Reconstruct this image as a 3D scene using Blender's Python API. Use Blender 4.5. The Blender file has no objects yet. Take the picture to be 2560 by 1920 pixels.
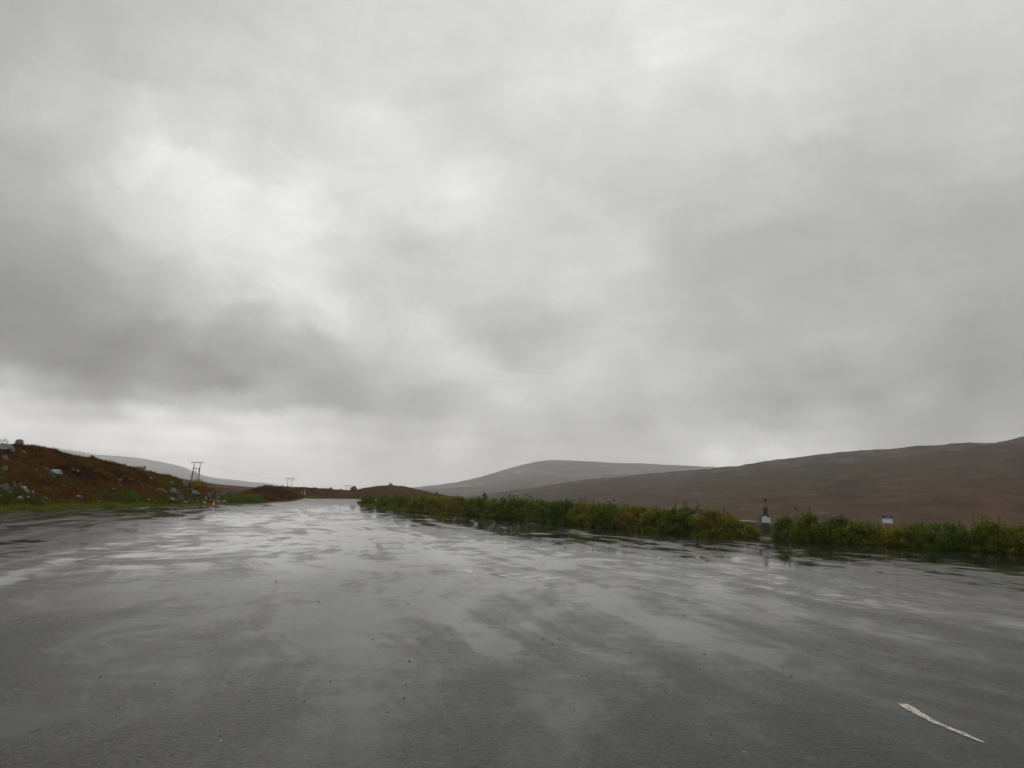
import bpy, bmesh, math, random
import numpy as np
from mathutils import Vector, Matrix, noise
from mathutils.bvhtree import BVHTree

R = math.radians
random.seed(7)
rng = np.random.default_rng(11)
scene = bpy.context.scene
COL = scene.collection

# ------------------------------------------------------------------ camera
F = 1923.0                      # focal length in pixels of the 2560 px wide photograph
EYE = 1.6
PITCH = math.atan(290 / F)
ROLL = math.atan(0.038)
fw = Vector((0, math.cos(PITCH), math.sin(PITCH)))
r0 = Vector((1, 0, 0))
u0 = Vector((0, -math.sin(PITCH), math.cos(PITCH)))
rt = r0 * math.cos(ROLL) + u0 * math.sin(ROLL)
up = -r0 * math.sin(ROLL) + u0 * math.cos(ROLL)
cam = bpy.data.cameras.new("camera")
cam.sensor_width = 36
cam.lens = 36 * F / 2560
cam.clip_start = 0.1
cam.clip_end = 40000
camo = bpy.data.objects.new("camera", cam)
COL.objects.link(camo)
camo.matrix_world = Matrix(((rt.x, up.x, -fw.x, 0), (rt.y, up.y, -fw.y, 0), (rt.z, up.z, -fw.z, EYE), (0, 0, 0, 1)))
scene.camera = camo


def ray(px, py):
    return (fw * F + rt * (px - 1280) + up * (960 - py)).normalized()


def azel(px, py):
    d = ray(px, py)
    return math.atan2(d.x, d.y), math.asin(d.z)


def depth(p):
    return (p - Vector((0, 0, EYE))).dot(fw)


def gnd(px, py, z=0.0):
    d = ray(px, py)
    t = (z - EYE) / d.z
    return Vector((d.x * t, d.y * t, z))


def smooth(a, b, x):
    t = min(1, max(0, (x - a) / (b - a)))
    return t * t * (3 - 2 * t)


def fbm(x, y, z=0.0, o=4):
    return noise.fractal(Vector((x, y, z)), 0.9, 2.1, o)


# ------------------------------------------------------------------ object helpers
def tag(o, label=None, cat=None, group=None, kind=None):
    if label: o["label"] = label
    if cat: o["category"] = cat
    if group: o["group"] = group
    if kind: o["kind"] = kind
    return o


def empty(name, loc, rz=0.0, **kw):
    o = bpy.data.objects.new(name, None)
    o.empty_display_size = 0.3
    COL.objects.link(o)
    o.location = loc
    o.rotation_euler = (0, 0, rz)
    return tag(o, **kw)


def link(name, me, parent=None, loc=None, **kw):
    o = bpy.data.objects.new(name, me)
    COL.objects.link(o)
    if parent: o.parent = parent
    if loc is not None: o.location = loc
    return tag(o, **kw)


def mesh_np(name, verts, faces, mat, smooth_shade=False, tint=None):
    me = bpy.data.meshes.new(name)
    v = np.asarray(verts, dtype=np.float32)
    f = np.asarray(faces, dtype=np.int32)
    n, k = f.shape
    me.vertices.add(len(v)); me.vertices.foreach_set("co", v.ravel())
    me.loops.add(n * k); me.loops.foreach_set("vertex_index", f.ravel())
    me.polygons.add(n)
    me.polygons.foreach_set("loop_start", np.arange(0, n * k, k, dtype=np.int32))
    me.polygons.foreach_set("loop_total", np.full(n, k, dtype=np.int32))
    me.update(calc_edges=True)
    if smooth_shade:
        me.polygons.foreach_set("use_smooth", np.ones(n, dtype=bool))
    if tint is not None:
        a = me.attributes.new("tint", 'FLOAT', 'FACE')
        a.data.foreach_set("value", np.asarray(tint, dtype=np.float32))
    me.materials.append(mat)
    me.validate()
    return me


class MB:
    """collects boxes, tubes and prisms and becomes one mesh"""
    def __init__(s): s.bm = bmesh.new()

    def box(s, c, d, rot=None, bevel=0.0):
        m = Matrix.Translation(c) @ (rot if rot else Matrix.Identity(4)) @ Matrix.Diagonal((d[0], d[1], d[2], 1))
        g = bmesh.ops.create_cube(s.bm, size=1, matrix=m)
        if bevel:
            e = {e for v in g['verts'] for e in v.link_edges}
            bmesh.ops.bevel(s.bm, geom=list(e), offset=bevel, segments=2, affect='EDGES', profile=0.6)
        return s

    def tube(s, a, b, ra, rb=None, n=8):
        a, b = Vector(a), Vector(b)
        rb = ra if rb is None else rb
        d = b - a
        m = Matrix.Translation((a + b) / 2) @ d.to_track_quat('Z', 'Y').to_matrix().to_4x4()
        bmesh.ops.create_cone(s.bm, cap_ends=True, segments=n, radius1=ra, radius2=rb, depth=d.length, matrix=m)
        return s

    def prism(s, pts, y0, y1):
        f0 = [s.bm.verts.new((p[0], y0, p[1])) for p in pts]
        f1 = [s.bm.verts.new((p[0], y1, p[1])) for p in pts]
        s.bm.faces.new(f0); s.bm.faces.new(f1[::-1])
        for i in range(len(pts)):
            j = (i + 1) % len(pts)
            s.bm.faces.new((f0[j], f0[i], f1[i], f1[j]))
        return s

    def lathe(s, prof, n=20):
        rings = []
        for r, z in prof:
            rings.append([s.bm.verts.new((r * math.cos(2 * math.pi * i / n), r * math.sin(2 * math.pi * i / n), z)) for i in range(n)])
        for a, b in zip(rings, rings[1:]):
            for i in range(n):
                j = (i + 1) % n
                s.bm.faces.new((a[i], a[j], b[j], b[i]))
        s.bm.faces.new(rings[0][::-1]); s.bm.faces.new(rings[-1])
        return s

    def mesh(s, name, mat, sm=False):
        bmesh.ops.recalc_face_normals(s.bm, faces=s.bm.faces)
        me = bpy.data.meshes.new(name)
        s.bm.to_mesh(me); s.bm.free()
        if sm:
            for p in me.polygons: p.use_smooth = True
        me.materials.append(mat)
        return me

    def build(s, name, mat, parent=None, sm=False, **kw):
        return link(name, s.mesh(name, mat, sm), parent, **kw)


# ------------------------------------------------------------------ materials
class NT:
    def __init__(s, tree): s.t = tree; s.n = tree.nodes; s.l = tree.links

    def new(s, typ, **kw):
        nd = s.n.new(typ)
        for k, v in kw.items(): setattr(nd, k, v)
        return nd

    def put(s, sock, v):
        if isinstance(v, bpy.types.NodeSocket): s.l.new(v, sock)
        else: sock.default_value = v

    def math(s, op, a, b=None, c=None, clamp=False):
        nd = s.new("ShaderNodeMath", operation=op); nd.use_clamp = clamp
        for i, v in enumerate((a, b, c)):
            if v is not None: s.put(nd.inputs[i], v)
        return nd.outputs[0]

    def vmath(s, op, a, b=None):
        nd = s.new("ShaderNodeVectorMath", operation=op)
        s.put(nd.inputs[0], a)
        if b is not None: s.put(nd.inputs[1], b)
        return nd.outputs[1] if op in ('DOT_PRODUCT', 'LENGTH') else nd.outputs[0]

    def mapping(s, vec, scale=(1, 1, 1), rot=(0, 0, 0), loc=(0, 0, 0)):
        nd = s.new("ShaderNodeMapping")
        s.put(nd.inputs[0], vec); nd.inputs[1].default_value = loc; nd.inputs[2].default_value = rot; nd.inputs[3].default_value = scale
        return nd.outputs[0]

    def noise(s, vec, scale, detail=4, rough=0.55, dist=0.0, color=False):
        nd = s.new("ShaderNodeTexNoise")
        s.put(nd.inputs["Vector"], vec)
        nd.inputs["Scale"].default_value = scale; nd.inputs["Detail"].default_value = detail
        nd.inputs["Roughness"].default_value = rough; nd.inputs["Distortion"].default_value = dist
        return nd.outputs["Color" if color else "Fac"]

    def ramp(s, fac, stops, interp='LINEAR'):
        nd = s.new("ShaderNodeValToRGB")
        cr = nd.color_ramp; cr.interpolation = interp
        while len(cr.elements) < len(stops): cr.elements.new(0.5)
        for e, (p, c) in zip(cr.elements, stops):
            e.position = p
            e.color = (c, c, c, 1) if not hasattr(c, '__len__') else (c[0], c[1], c[2], 1)
        s.put(nd.inputs[0], fac)
        return nd.outputs[0]

    def maprange(s, v, a, b, c=0.0, d=1.0, interp='SMOOTHSTEP'):
        nd = s.new("ShaderNodeMapRange", interpolation_type=interp)
        s.put(nd.inputs[0], v)
        for i, q in enumerate((a, b, c, d)): s.put(nd.inputs[i + 1], q)
        return nd.outputs[0]

    def mix(s, f, a, b, blend='MIX'):
        nd = s.new("ShaderNodeMix", data_type='RGBA', blend_type=blend)
        s.put(nd.inputs[0], f)
        for i, v in ((6, a), (7, b)):
            if isinstance(v, bpy.types.NodeSocket): s.l.new(v, nd.inputs[i])
            else: nd.inputs[i].default_value = (v[0], v[1], v[2], 1)
        return nd.outputs[2]


def material(name):
    m = bpy.data.materials.new(name); m.use_nodes = True
    t = NT(m.node_tree)
    b = m.node_tree.nodes["Principled BSDF"]
    return m, t, b


def simple(name, col, rough=0.6, var=0.25, scale=6.0, metal=0.0, spec=0.4):
    m, t, b = material(name)
    co = t.new("ShaderNodeTexCoord").outputs["Object"]
    f = t.noise(co, scale, 5)
    lo = [c * (1 - var) for c in col]; hi = [min(1, c * (1 + var)) for c in col]
    t.put(b.inputs["Base Color"], t.ramp(f, [(0.3, lo), (0.7, hi)]))
    t.put(b.inputs["Roughness"], t.maprange(f, 0.3, 0.7, rough * 0.85, min(1, rough * 1.15)))
    b.inputs["Metallic"].default_value = metal
    b.inputs["Specular IOR Level"].default_value = spec
    return m


def foliage(name, stops, rough=0.55, spec=0.25, transl=0.25):
    m, t, b = material(name)
    a = t.new("ShaderNodeAttribute", attribute_name="tint").outputs["Fac"]
    c = t.ramp(a, stops)
    t.put(b.inputs["Base Color"], c)
    b.inputs["Roughness"].default_value = rough
    b.inputs["Specular IOR Level"].default_value = spec
    if transl:
        tr = t.new("ShaderNodeBsdfTranslucent"); t.put(tr.inputs[0], c)
        mx = t.new("ShaderNodeMixShader"); mx.inputs[0].default_value = transl
        out = t.n["Material Output"]
        t.l.new(b.outputs[0], mx.inputs[1]); t.l.new(tr.outputs[0], mx.inputs[2]); t.l.new(mx.outputs[0], out.inputs[0])
    return m


M = {}
M['leaf'] = foliage("wet leaves", [(0.0, (0.026, 0.056, 0.006)), (0.25, (0.078, 0.118, 0.006)), (0.45, (0.150, 0.165, 0.006)),
                                   (0.62, (0.205, 0.165, 0.008)), (0.8, (0.200, 0.092, 0.010)), (1.0, (0.110, 0.034, 0.010))], spec=0.08, transl=0.18)
M['heather'] = foliage("heather and crowberry", [(0.0, (0.034, 0.013, 0.005)), (0.22, (0.066, 0.026, 0.006)), (0.40, (0.115, 0.050, 0.008)),
                                                (0.54, (0.130, 0.056, 0.009)), (0.66, (0.110, 0.072, 0.010)), (0.84, (0.088, 0.080, 0.010)), (1.0, (0.058, 0.076, 0.009))], rough=0.8, spec=0.04, transl=0.12)
M['grass'] = foliage("wet grass", [(0.0, (0.070, 0.110, 0.008)), (0.4, (0.135, 0.165, 0.010)), (0.7, (0.190, 0.180, 0.020)), (1.0, (0.180, 0.115, 0.025))], spec=0.10, transl=0.3)
M['dark_wood'] = simple("tarred timber", (0.016, 0.009, 0.007), 0.8, 0.35, 3)
M['grey_wood'] = simple("weathered timber", (0.085, 0.075, 0.065), 0.8, 0.3, 3)
M['ceramic'] = simple("insulator", (0.10, 0.08, 0.07), 0.3, 0.1, 8)
M['wire'] = simple("cable", (0.10, 0.10, 0.10), 0.5, 0.1, 4, metal=0.6)
M['steel'] = simple("galvanised steel", (0.20, 0.21, 0.21), 0.5, 0.15, 5, metal=0.5)
M['white'] = simple("white paint", (0.74, 0.74, 0.70), 0.45, 0.08, 7)
M['orange'] = simple("orange plastic", (0.55, 0.085, 0.035), 0.4, 0.08, 9)
M['bark'] = simple("twig bark", (0.055, 0.040, 0.028), 0.8, 0.3, 9)
M['pink_twig'] = simple("bare reddish twigs", (0.17, 0.10, 0.075), 0.8, 0.25, 9)
M['blue'] = simple("blue sign paint", (0.014, 0.022, 0.19), 0.4, 0.08, 8)
M['ink'] = simple("faded black lettering", (0.26, 0.26, 0.26), 0.6, 0.2, 20)
M['pale_ink'] = simple("pale lettering", (0.45, 0.48, 0.58), 0.5, 0.1, 20)
M['cream'] = simple("cream boom paint", (0.56, 0.52, 0.34), 0.5, 0.15, 6)
M['rust'] = simple("dark rust", (0.050, 0.016, 0.012), 0.8, 0.3, 14)
M['pebble'] = simple("dark pebble", (0.008, 0.008, 0.008), 0.7, 0.2, 60)


def stone_mat(name, lo, hi, scale=2.2):
    m, t, b = material(name)
    tc = t.new("ShaderNodeTexCoord")
    oi = t.new("ShaderNodeObjectInfo")
    co = t.vmath('ADD', tc.outputs["Object"], oi.outputs["Location"])
    f = t.noise(co, scale, 8, 0.65)
    c = t.ramp(f, [(0.30, lo), (0.5, [(a + q) / 2 for a, q in zip(lo, hi)]), (0.68, hi)])
    lich = t.maprange(t.noise(co, scale * 2.7, 6, 0.6), 0.55, 0.66)
    c = t.mix(t.math('MULTIPLY', lich, 0.55), c, (0.085, 0.095, 0.062))
    bright = t.maprange(oi.outputs["Random"], 0, 1, 0.62, 1.15, 'LINEAR')
    hs = t.new("ShaderNodeHueSaturation"); t.put(hs.inputs["Value"], bright); t.put(hs.inputs["Color"], c)
    t.put(b.inputs["Base Color"], hs.outputs[0])
    b.inputs["Roughness"].default_value = 0.55
    bp = t.new("ShaderNodeBump"); bp.inputs["Strength"].default_value = 0.5; bp.inputs["Distance"].default_value = 0.04
    t.put(bp.inputs["Height"], t.noise(co, scale * 5, 6, 0.6)); t.l.new(bp.outputs[0], b.inputs["Normal"])
    return m


M['stone'] = stone_mat("lichened granite", (0.045, 0.048, 0.043), (0.138, 0.144, 0.131))
M['pillar_stone'] = stone_mat("dark pillar stone", (0.030, 0.028, 0.024), (0.066, 0.062, 0.052), 5)
M['ledge_stone'] = stone_mat("pale ledge stone", (0.10, 0.10, 0.09), (0.17, 0.17, 0.155), 5)


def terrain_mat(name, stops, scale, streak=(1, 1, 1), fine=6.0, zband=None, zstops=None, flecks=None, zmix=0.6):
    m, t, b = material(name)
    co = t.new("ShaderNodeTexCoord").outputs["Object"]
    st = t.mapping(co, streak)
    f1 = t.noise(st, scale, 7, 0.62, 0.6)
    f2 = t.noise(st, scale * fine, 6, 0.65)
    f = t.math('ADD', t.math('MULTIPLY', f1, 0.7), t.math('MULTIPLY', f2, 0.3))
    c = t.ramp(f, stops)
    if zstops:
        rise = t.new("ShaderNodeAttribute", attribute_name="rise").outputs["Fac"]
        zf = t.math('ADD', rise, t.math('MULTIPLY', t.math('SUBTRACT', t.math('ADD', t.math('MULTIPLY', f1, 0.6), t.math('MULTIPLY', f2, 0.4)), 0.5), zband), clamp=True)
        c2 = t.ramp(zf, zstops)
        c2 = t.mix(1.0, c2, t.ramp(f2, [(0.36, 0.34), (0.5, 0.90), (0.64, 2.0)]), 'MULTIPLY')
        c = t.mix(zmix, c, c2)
    if flecks:
        fl = t.maprange(t.noise(t.mapping(co, (streak[0] * 1.6, streak[1] * 1.6, streak[2] * 1.6)), flecks[0], 3, 0.5), flecks[1], flecks[1] + 0.05)
        c = t.mix(t.math('MULTIPLY', fl, flecks[3]), c, flecks[2])
    t.put(b.inputs["Base Color"], c)
    b.inputs["Roughness"].default_value = 0.9
    b.inputs["Specular IOR Level"].default_value = 0.0
    bp = t.new("ShaderNodeBump"); bp.inputs["Strength"].default_value = 0.7; bp.inputs["Distance"].default_value = 0.25 / max(scale, 0.02) * 0.15
    t.put(bp.inputs["Height"], f2); t.l.new(bp.outputs[0], b.inputs["Normal"])
    return m


M['heath'] = terrain_mat("heath soil", [(0.3, (0.022, 0.011, 0.004)), (0.45, (0.060, 0.028, 0.007)), (0.55, (0.062, 0.046, 0.008)), (0.7, (0.105, 0.050, 0.009))], 0.35)
M['knoll'] = terrain_mat("russet knoll", [(0.3, (0.032, 0.013, 0.007)), (0.45, (0.058, 0.025, 0.011)), (0.55, (0.056, 0.036, 0.012)), (0.7, (0.088, 0.042, 0.017))], 0.12, fine=9)
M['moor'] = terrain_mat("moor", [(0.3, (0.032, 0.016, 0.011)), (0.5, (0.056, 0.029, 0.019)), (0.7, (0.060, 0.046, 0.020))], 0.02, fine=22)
M['ground'] = terrain_mat("valley ground", [(0.3, (0.035, 0.022, 0.014)), (0.45, (0.055, 0.036, 0.022)), (0.58, (0.052, 0.055, 0.024)), (0.72, (0.080, 0.055, 0.034))], 0.02, fine=22)
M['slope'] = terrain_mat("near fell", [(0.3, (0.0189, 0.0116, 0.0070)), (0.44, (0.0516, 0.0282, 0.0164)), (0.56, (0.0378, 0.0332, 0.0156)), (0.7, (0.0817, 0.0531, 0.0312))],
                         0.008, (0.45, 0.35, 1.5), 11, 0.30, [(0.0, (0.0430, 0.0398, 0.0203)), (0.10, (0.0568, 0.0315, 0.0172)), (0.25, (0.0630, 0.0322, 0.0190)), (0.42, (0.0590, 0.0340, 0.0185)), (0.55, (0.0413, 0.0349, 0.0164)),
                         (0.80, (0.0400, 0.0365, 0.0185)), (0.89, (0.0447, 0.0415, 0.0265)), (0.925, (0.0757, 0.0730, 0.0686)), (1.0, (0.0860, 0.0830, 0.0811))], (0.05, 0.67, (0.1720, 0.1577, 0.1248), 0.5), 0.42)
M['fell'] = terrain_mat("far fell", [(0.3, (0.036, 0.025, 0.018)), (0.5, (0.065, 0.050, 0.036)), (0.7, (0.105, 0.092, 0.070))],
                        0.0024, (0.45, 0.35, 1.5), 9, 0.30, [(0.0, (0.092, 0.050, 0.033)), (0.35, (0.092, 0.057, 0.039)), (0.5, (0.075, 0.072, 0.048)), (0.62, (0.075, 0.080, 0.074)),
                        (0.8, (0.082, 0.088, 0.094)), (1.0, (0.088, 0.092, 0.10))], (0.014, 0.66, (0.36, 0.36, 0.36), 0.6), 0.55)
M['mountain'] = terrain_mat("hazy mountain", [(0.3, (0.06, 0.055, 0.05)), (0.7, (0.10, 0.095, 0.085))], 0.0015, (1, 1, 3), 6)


def asphalt_mat():
    m, t, b = material("wet asphalt")
    co = t.new("ShaderNodeTexCoord").outputs["Object"]
    wn = t.new("ShaderNodeVectorMath", operation='SCALE')
    t.put(wn.inputs[0], t.vmath('SUBTRACT', t.noise(co, 0.07, 3, 0.55, color=True), (0.5, 0.5, 0.5))); wn.inputs[3].default_value = 7.0
    warp = t.vmath('ADD', co, wn.outputs[0])
    # lanes worn by wheels run towards the road at the far end
    lane = t.mapping(warp, rot=(0, 0, R(-12)))
    tracks = t.noise(t.mapping(lane, (1.15, 0.036, 1)), 1.0, 5, 0.64)
    lane2 = t.mapping(warp, rot=(0, 0, R(22)))
    tracks2 = t.noise(t.mapping(lane2, (0.95, 0.045, 1), loc=(5, 3, 0)), 1.0, 5, 0.64)
    pools = t.noise(t.mapping(warp, (0.15, 0.22, 1)), 1.0, 5, 0.6, 0.3)
    pools2 = t.noise(t.mapping(co, (0.40, 1.05, 1)), 1.0, 6, 0.66, 0.3)
    W = t.math('ADD', t.math('ADD', t.math('MULTIPLY', tracks, 0.32), t.math('MULTIPLY', tracks2, 0.20)),
               t.math('ADD', t.math('MULTIPLY', pools, 0.20), t.math('MULTIPLY', pools2, 0.28)))
    # standing water: the surface sags towards the hedge and in a hollow left of the middle
    sp = t.new("ShaderNodeSeparateXYZ"); t.put(sp.inputs[0], co)
    sag = t.maprange(sp.outputs[1], 3, 28, -0.075, 0.0)
    toh = t.math('SUBTRACT', t.vmath('DOT_PRODUCT', co, (0.856, 0.518, 0.0)), 24 * 0.856 + 36 * 0.518)
    sag = t.math('ADD', sag, t.maprange(toh, -17, -2, 0.0, 0.088))
    hol = t.vmath('LENGTH', t.mapping(co, (1 / 12, 1 / 15, 0), loc=(9 / 12, -26 / 15, 0)))
    sag = t.math('ADD', sag, t.maprange(hol, 0.2, 1.15, 0.034, 0.0))
    drain = t.vmath('LENGTH', t.mapping(co, (1 / 13, 1 / 13, 0), loc=(17 / 13, -29 / 13, 0)))
    sag = t.math('ADD', sag, t.maprange(drain, 0.3, 1.1, -0.072, 0.0))
    W = t.math('ADD', W, sag)
    crown = t.maprange(sp.outputs[1], 70, 140, 0.0, 0.14)
    W = t.math('SUBTRACT', W, crown)
    wet = t.maprange(W, 0.462, 0.535)
    # a thin film of water nearly everywhere, worn through in patches where the stones show
    blot = t.math('ADD', t.math('MULTIPLY', t.noise(t.mapping(warp, (0.55, 0.45, 1)), 1.0, 6, 0.68), 0.12),
                  t.math('ADD', t.math('ADD', t.math('MULTIPLY', tracks, 0.42), t.math('MULTIPLY', tracks2, 0.28)), t.math('MULTIPLY', t.noise(t.mapping(co, (1.4, 3.4, 1)), 1.0, 6, 0.72), 0.18)))
    blot = t.math('ADD', blot, t.maprange(sp.outputs[1], 3.5, 14, -0.088, 0.055))
    blot = t.math('SUBTRACT', blot, crown)
    film = t.math('MAXIMUM', t.maprange(blot, 0.38, 0.60), wet)
    bare = t.math('SUBTRACT', 1.0, film)
    grain = t.noise(co, 34, 3, 0.65)
    coarse = t.noise(t.mapping(co, (11, 16, 11)), 1.0, 4, 0.7)
    gr = t.maprange(t.math('ADD', t.math('MULTIPLY', grain, 0.6), t.math('MULTIPLY', coarse, 0.4)), 0.38, 0.62)
    mixr = t.new("ShaderNodeMix", data_type='FLOAT')
    t.put(mixr.inputs[0], wet); t.put(mixr.inputs[2], t.math('ADD', 0.13, t.math('MULTIPLY', bare, 0.20))); mixr.inputs[3].default_value = 0.045
    t.put(b.inputs["Roughness"], mixr.outputs[0])
    c = t.ramp(gr, [(0.0, (0.007, 0.007, 0.0068)), (1.0, (0.026, 0.026, 0.0245))])
    c = t.mix(t.math('MULTIPLY', film, 0.45), c, (0.012, 0.012, 0.0118))
    # how much of the surface is water and how much is stone at the scale of a chip
    lo = t.math('MULTIPLY', bare, 0.38)
    lo = t.math('ADD', lo, 0.10)
    level = t.math('MULTIPLY', 0.52, t.math('SUBTRACT', 1.0, t.math('MULTIPLY', lo, t.math('SUBTRACT', 1.0, gr))))
    level = t.math('MULTIPLY', level, t.math('SUBTRACT', 1.0, t.math('MULTIPLY', bare, 0.10)))
    level = t.math('MULTIPLY', level, t.maprange(wet, 0, 1, 0.93, 1.0))
    t.put(b.inputs["Specular IOR Level"], level)
    # pale aggregate chips and dark pits
    vo = t.new("ShaderNodeTexVoronoi"); t.put(vo.inputs["Vector"], t.mapping(co, (9, 9, 9))); vo.inputs["Scale"].default_value = 1.0
    spc = t.new("ShaderNodeSeparateColor"); t.put(spc.inputs[0], vo.outputs["Color"])
    chip = t.math('MULTIPLY', t.math('LESS_THAN', vo.outputs["Distance"], t.math('MULTIPLY', t.math('POWER', spc.outputs[1], 2.0), 0.13)), t.math('GREATER_THAN', spc.outputs[0], 0.72))
    vd = t.new("ShaderNodeTexVoronoi"); t.put(vd.inputs["Vector"], t.mapping(co, (6, 6, 6), loc=(3.3, 1.7, 0))); vd.inputs["Scale"].default_value = 1.0
    spd = t.new("ShaderNodeSeparateColor"); t.put(spd.inputs[0], vd.outputs["Color"])
    pit = t.math('MULTIPLY', t.math('LESS_THAN', vd.outputs["Distance"], t.math('MULTIPLY', spd.outputs[1], 0.12)), t.math('GREATER_THAN', spd.outputs[0], 0.6))
    c = t.mix(t.math('MULTIPLY', chip, t.math('MULTIPLY', spc.outputs[2], 0.8)), c, (0.26, 0.25, 0.23))
    c = t.mix(t.math('MULTIPLY', pit, 0.8), c, (0.004, 0.004, 0.004))
    t.put(b.inputs["Base Color"], c)
    b.inputs["IOR"].default_value = 1.34
    h = t.math('MULTIPLY', t.math('ADD', t.math('MULTIPLY', gr, 0.0022), t.math('MULTIPLY', coarse, 0.0040)), t.math('ADD', t.math('MULTIPLY', bare, 0.85), 0.06))
    h = t.math('MULTIPLY', h, t.math('SUBTRACT', 1.0, t.math('MULTIPLY', wet, 0.9)))
    rip = t.math('MULTIPLY', t.noise(t.mapping(co, (1.2, 0.8, 1)), 1.0, 3, 0.5), 0.0013)
    bp = t.new("ShaderNodeBump"); bp.inputs["Strength"].default_value = 1.0; bp.inputs["Distance"].default_value = 1.0
    t.put(bp.inputs["Height"], t.math('ADD', h, rip)); t.l.new(bp.outputs[0], b.inputs["Normal"])
    return m


M['asphalt'] = asphalt_mat()
M['kerb'] = simple("wet concrete kerb", (0.13, 0.13, 0.125), 0.8, 0.2, 3, spec=0.0)
M['verge'] = terrain_mat("verge", [(0.3, (0.016, 0.016, 0.006)), (0.5, (0.030, 0.028, 0.008)), (0.7, (0.040, 0.030, 0.010))], 1.2)


def paint_mat(name, col, cover, scale):
    m, t, b = material(name)
    co = t.new("ShaderNodeTexCoord").outputs["Object"]
    f = t.noise(co, scale, 7, 0.7)
    f2 = t.noise(co, scale * 0.18, 3, 0.5)
    a = t.math('MULTIPLY', t.maprange(t.math('ADD', t.math('MULTIPLY', f, 0.6), t.math('MULTIPLY', f2, 0.4)), cover, cover + 0.07), 0.92)
    t.put(b.inputs["Base Color"], t.ramp(f, [(0.35, [c * 0.75 for c in col]), (0.65, col)]))
    b.inputs["Roughness"].default_value = 0.35
    tr = t.new("ShaderNodeBsdfTransparent"); mx = t.new("ShaderNodeMixShader")
    t.put(mx.inputs[0], a); t.l.new(tr.outputs[0], mx.inputs[1]); t.l.new(b.outputs[0], mx.inputs[2])
    t.l.new(mx.outputs[0], t.n["Material Output"].inputs[0])
    return m


M['paint'] = paint_mat("worn road paint", (0.50, 0.47, 0.39), 0.415, 46)
M['paint_white'] = paint_mat("worn white road paint", (0.72, 0.72, 0.69), 0.355, 24)
M['paint_faint'] = paint_mat("almost gone road paint", (0.60, 0.60, 0.56), 0.60, 34)

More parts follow.
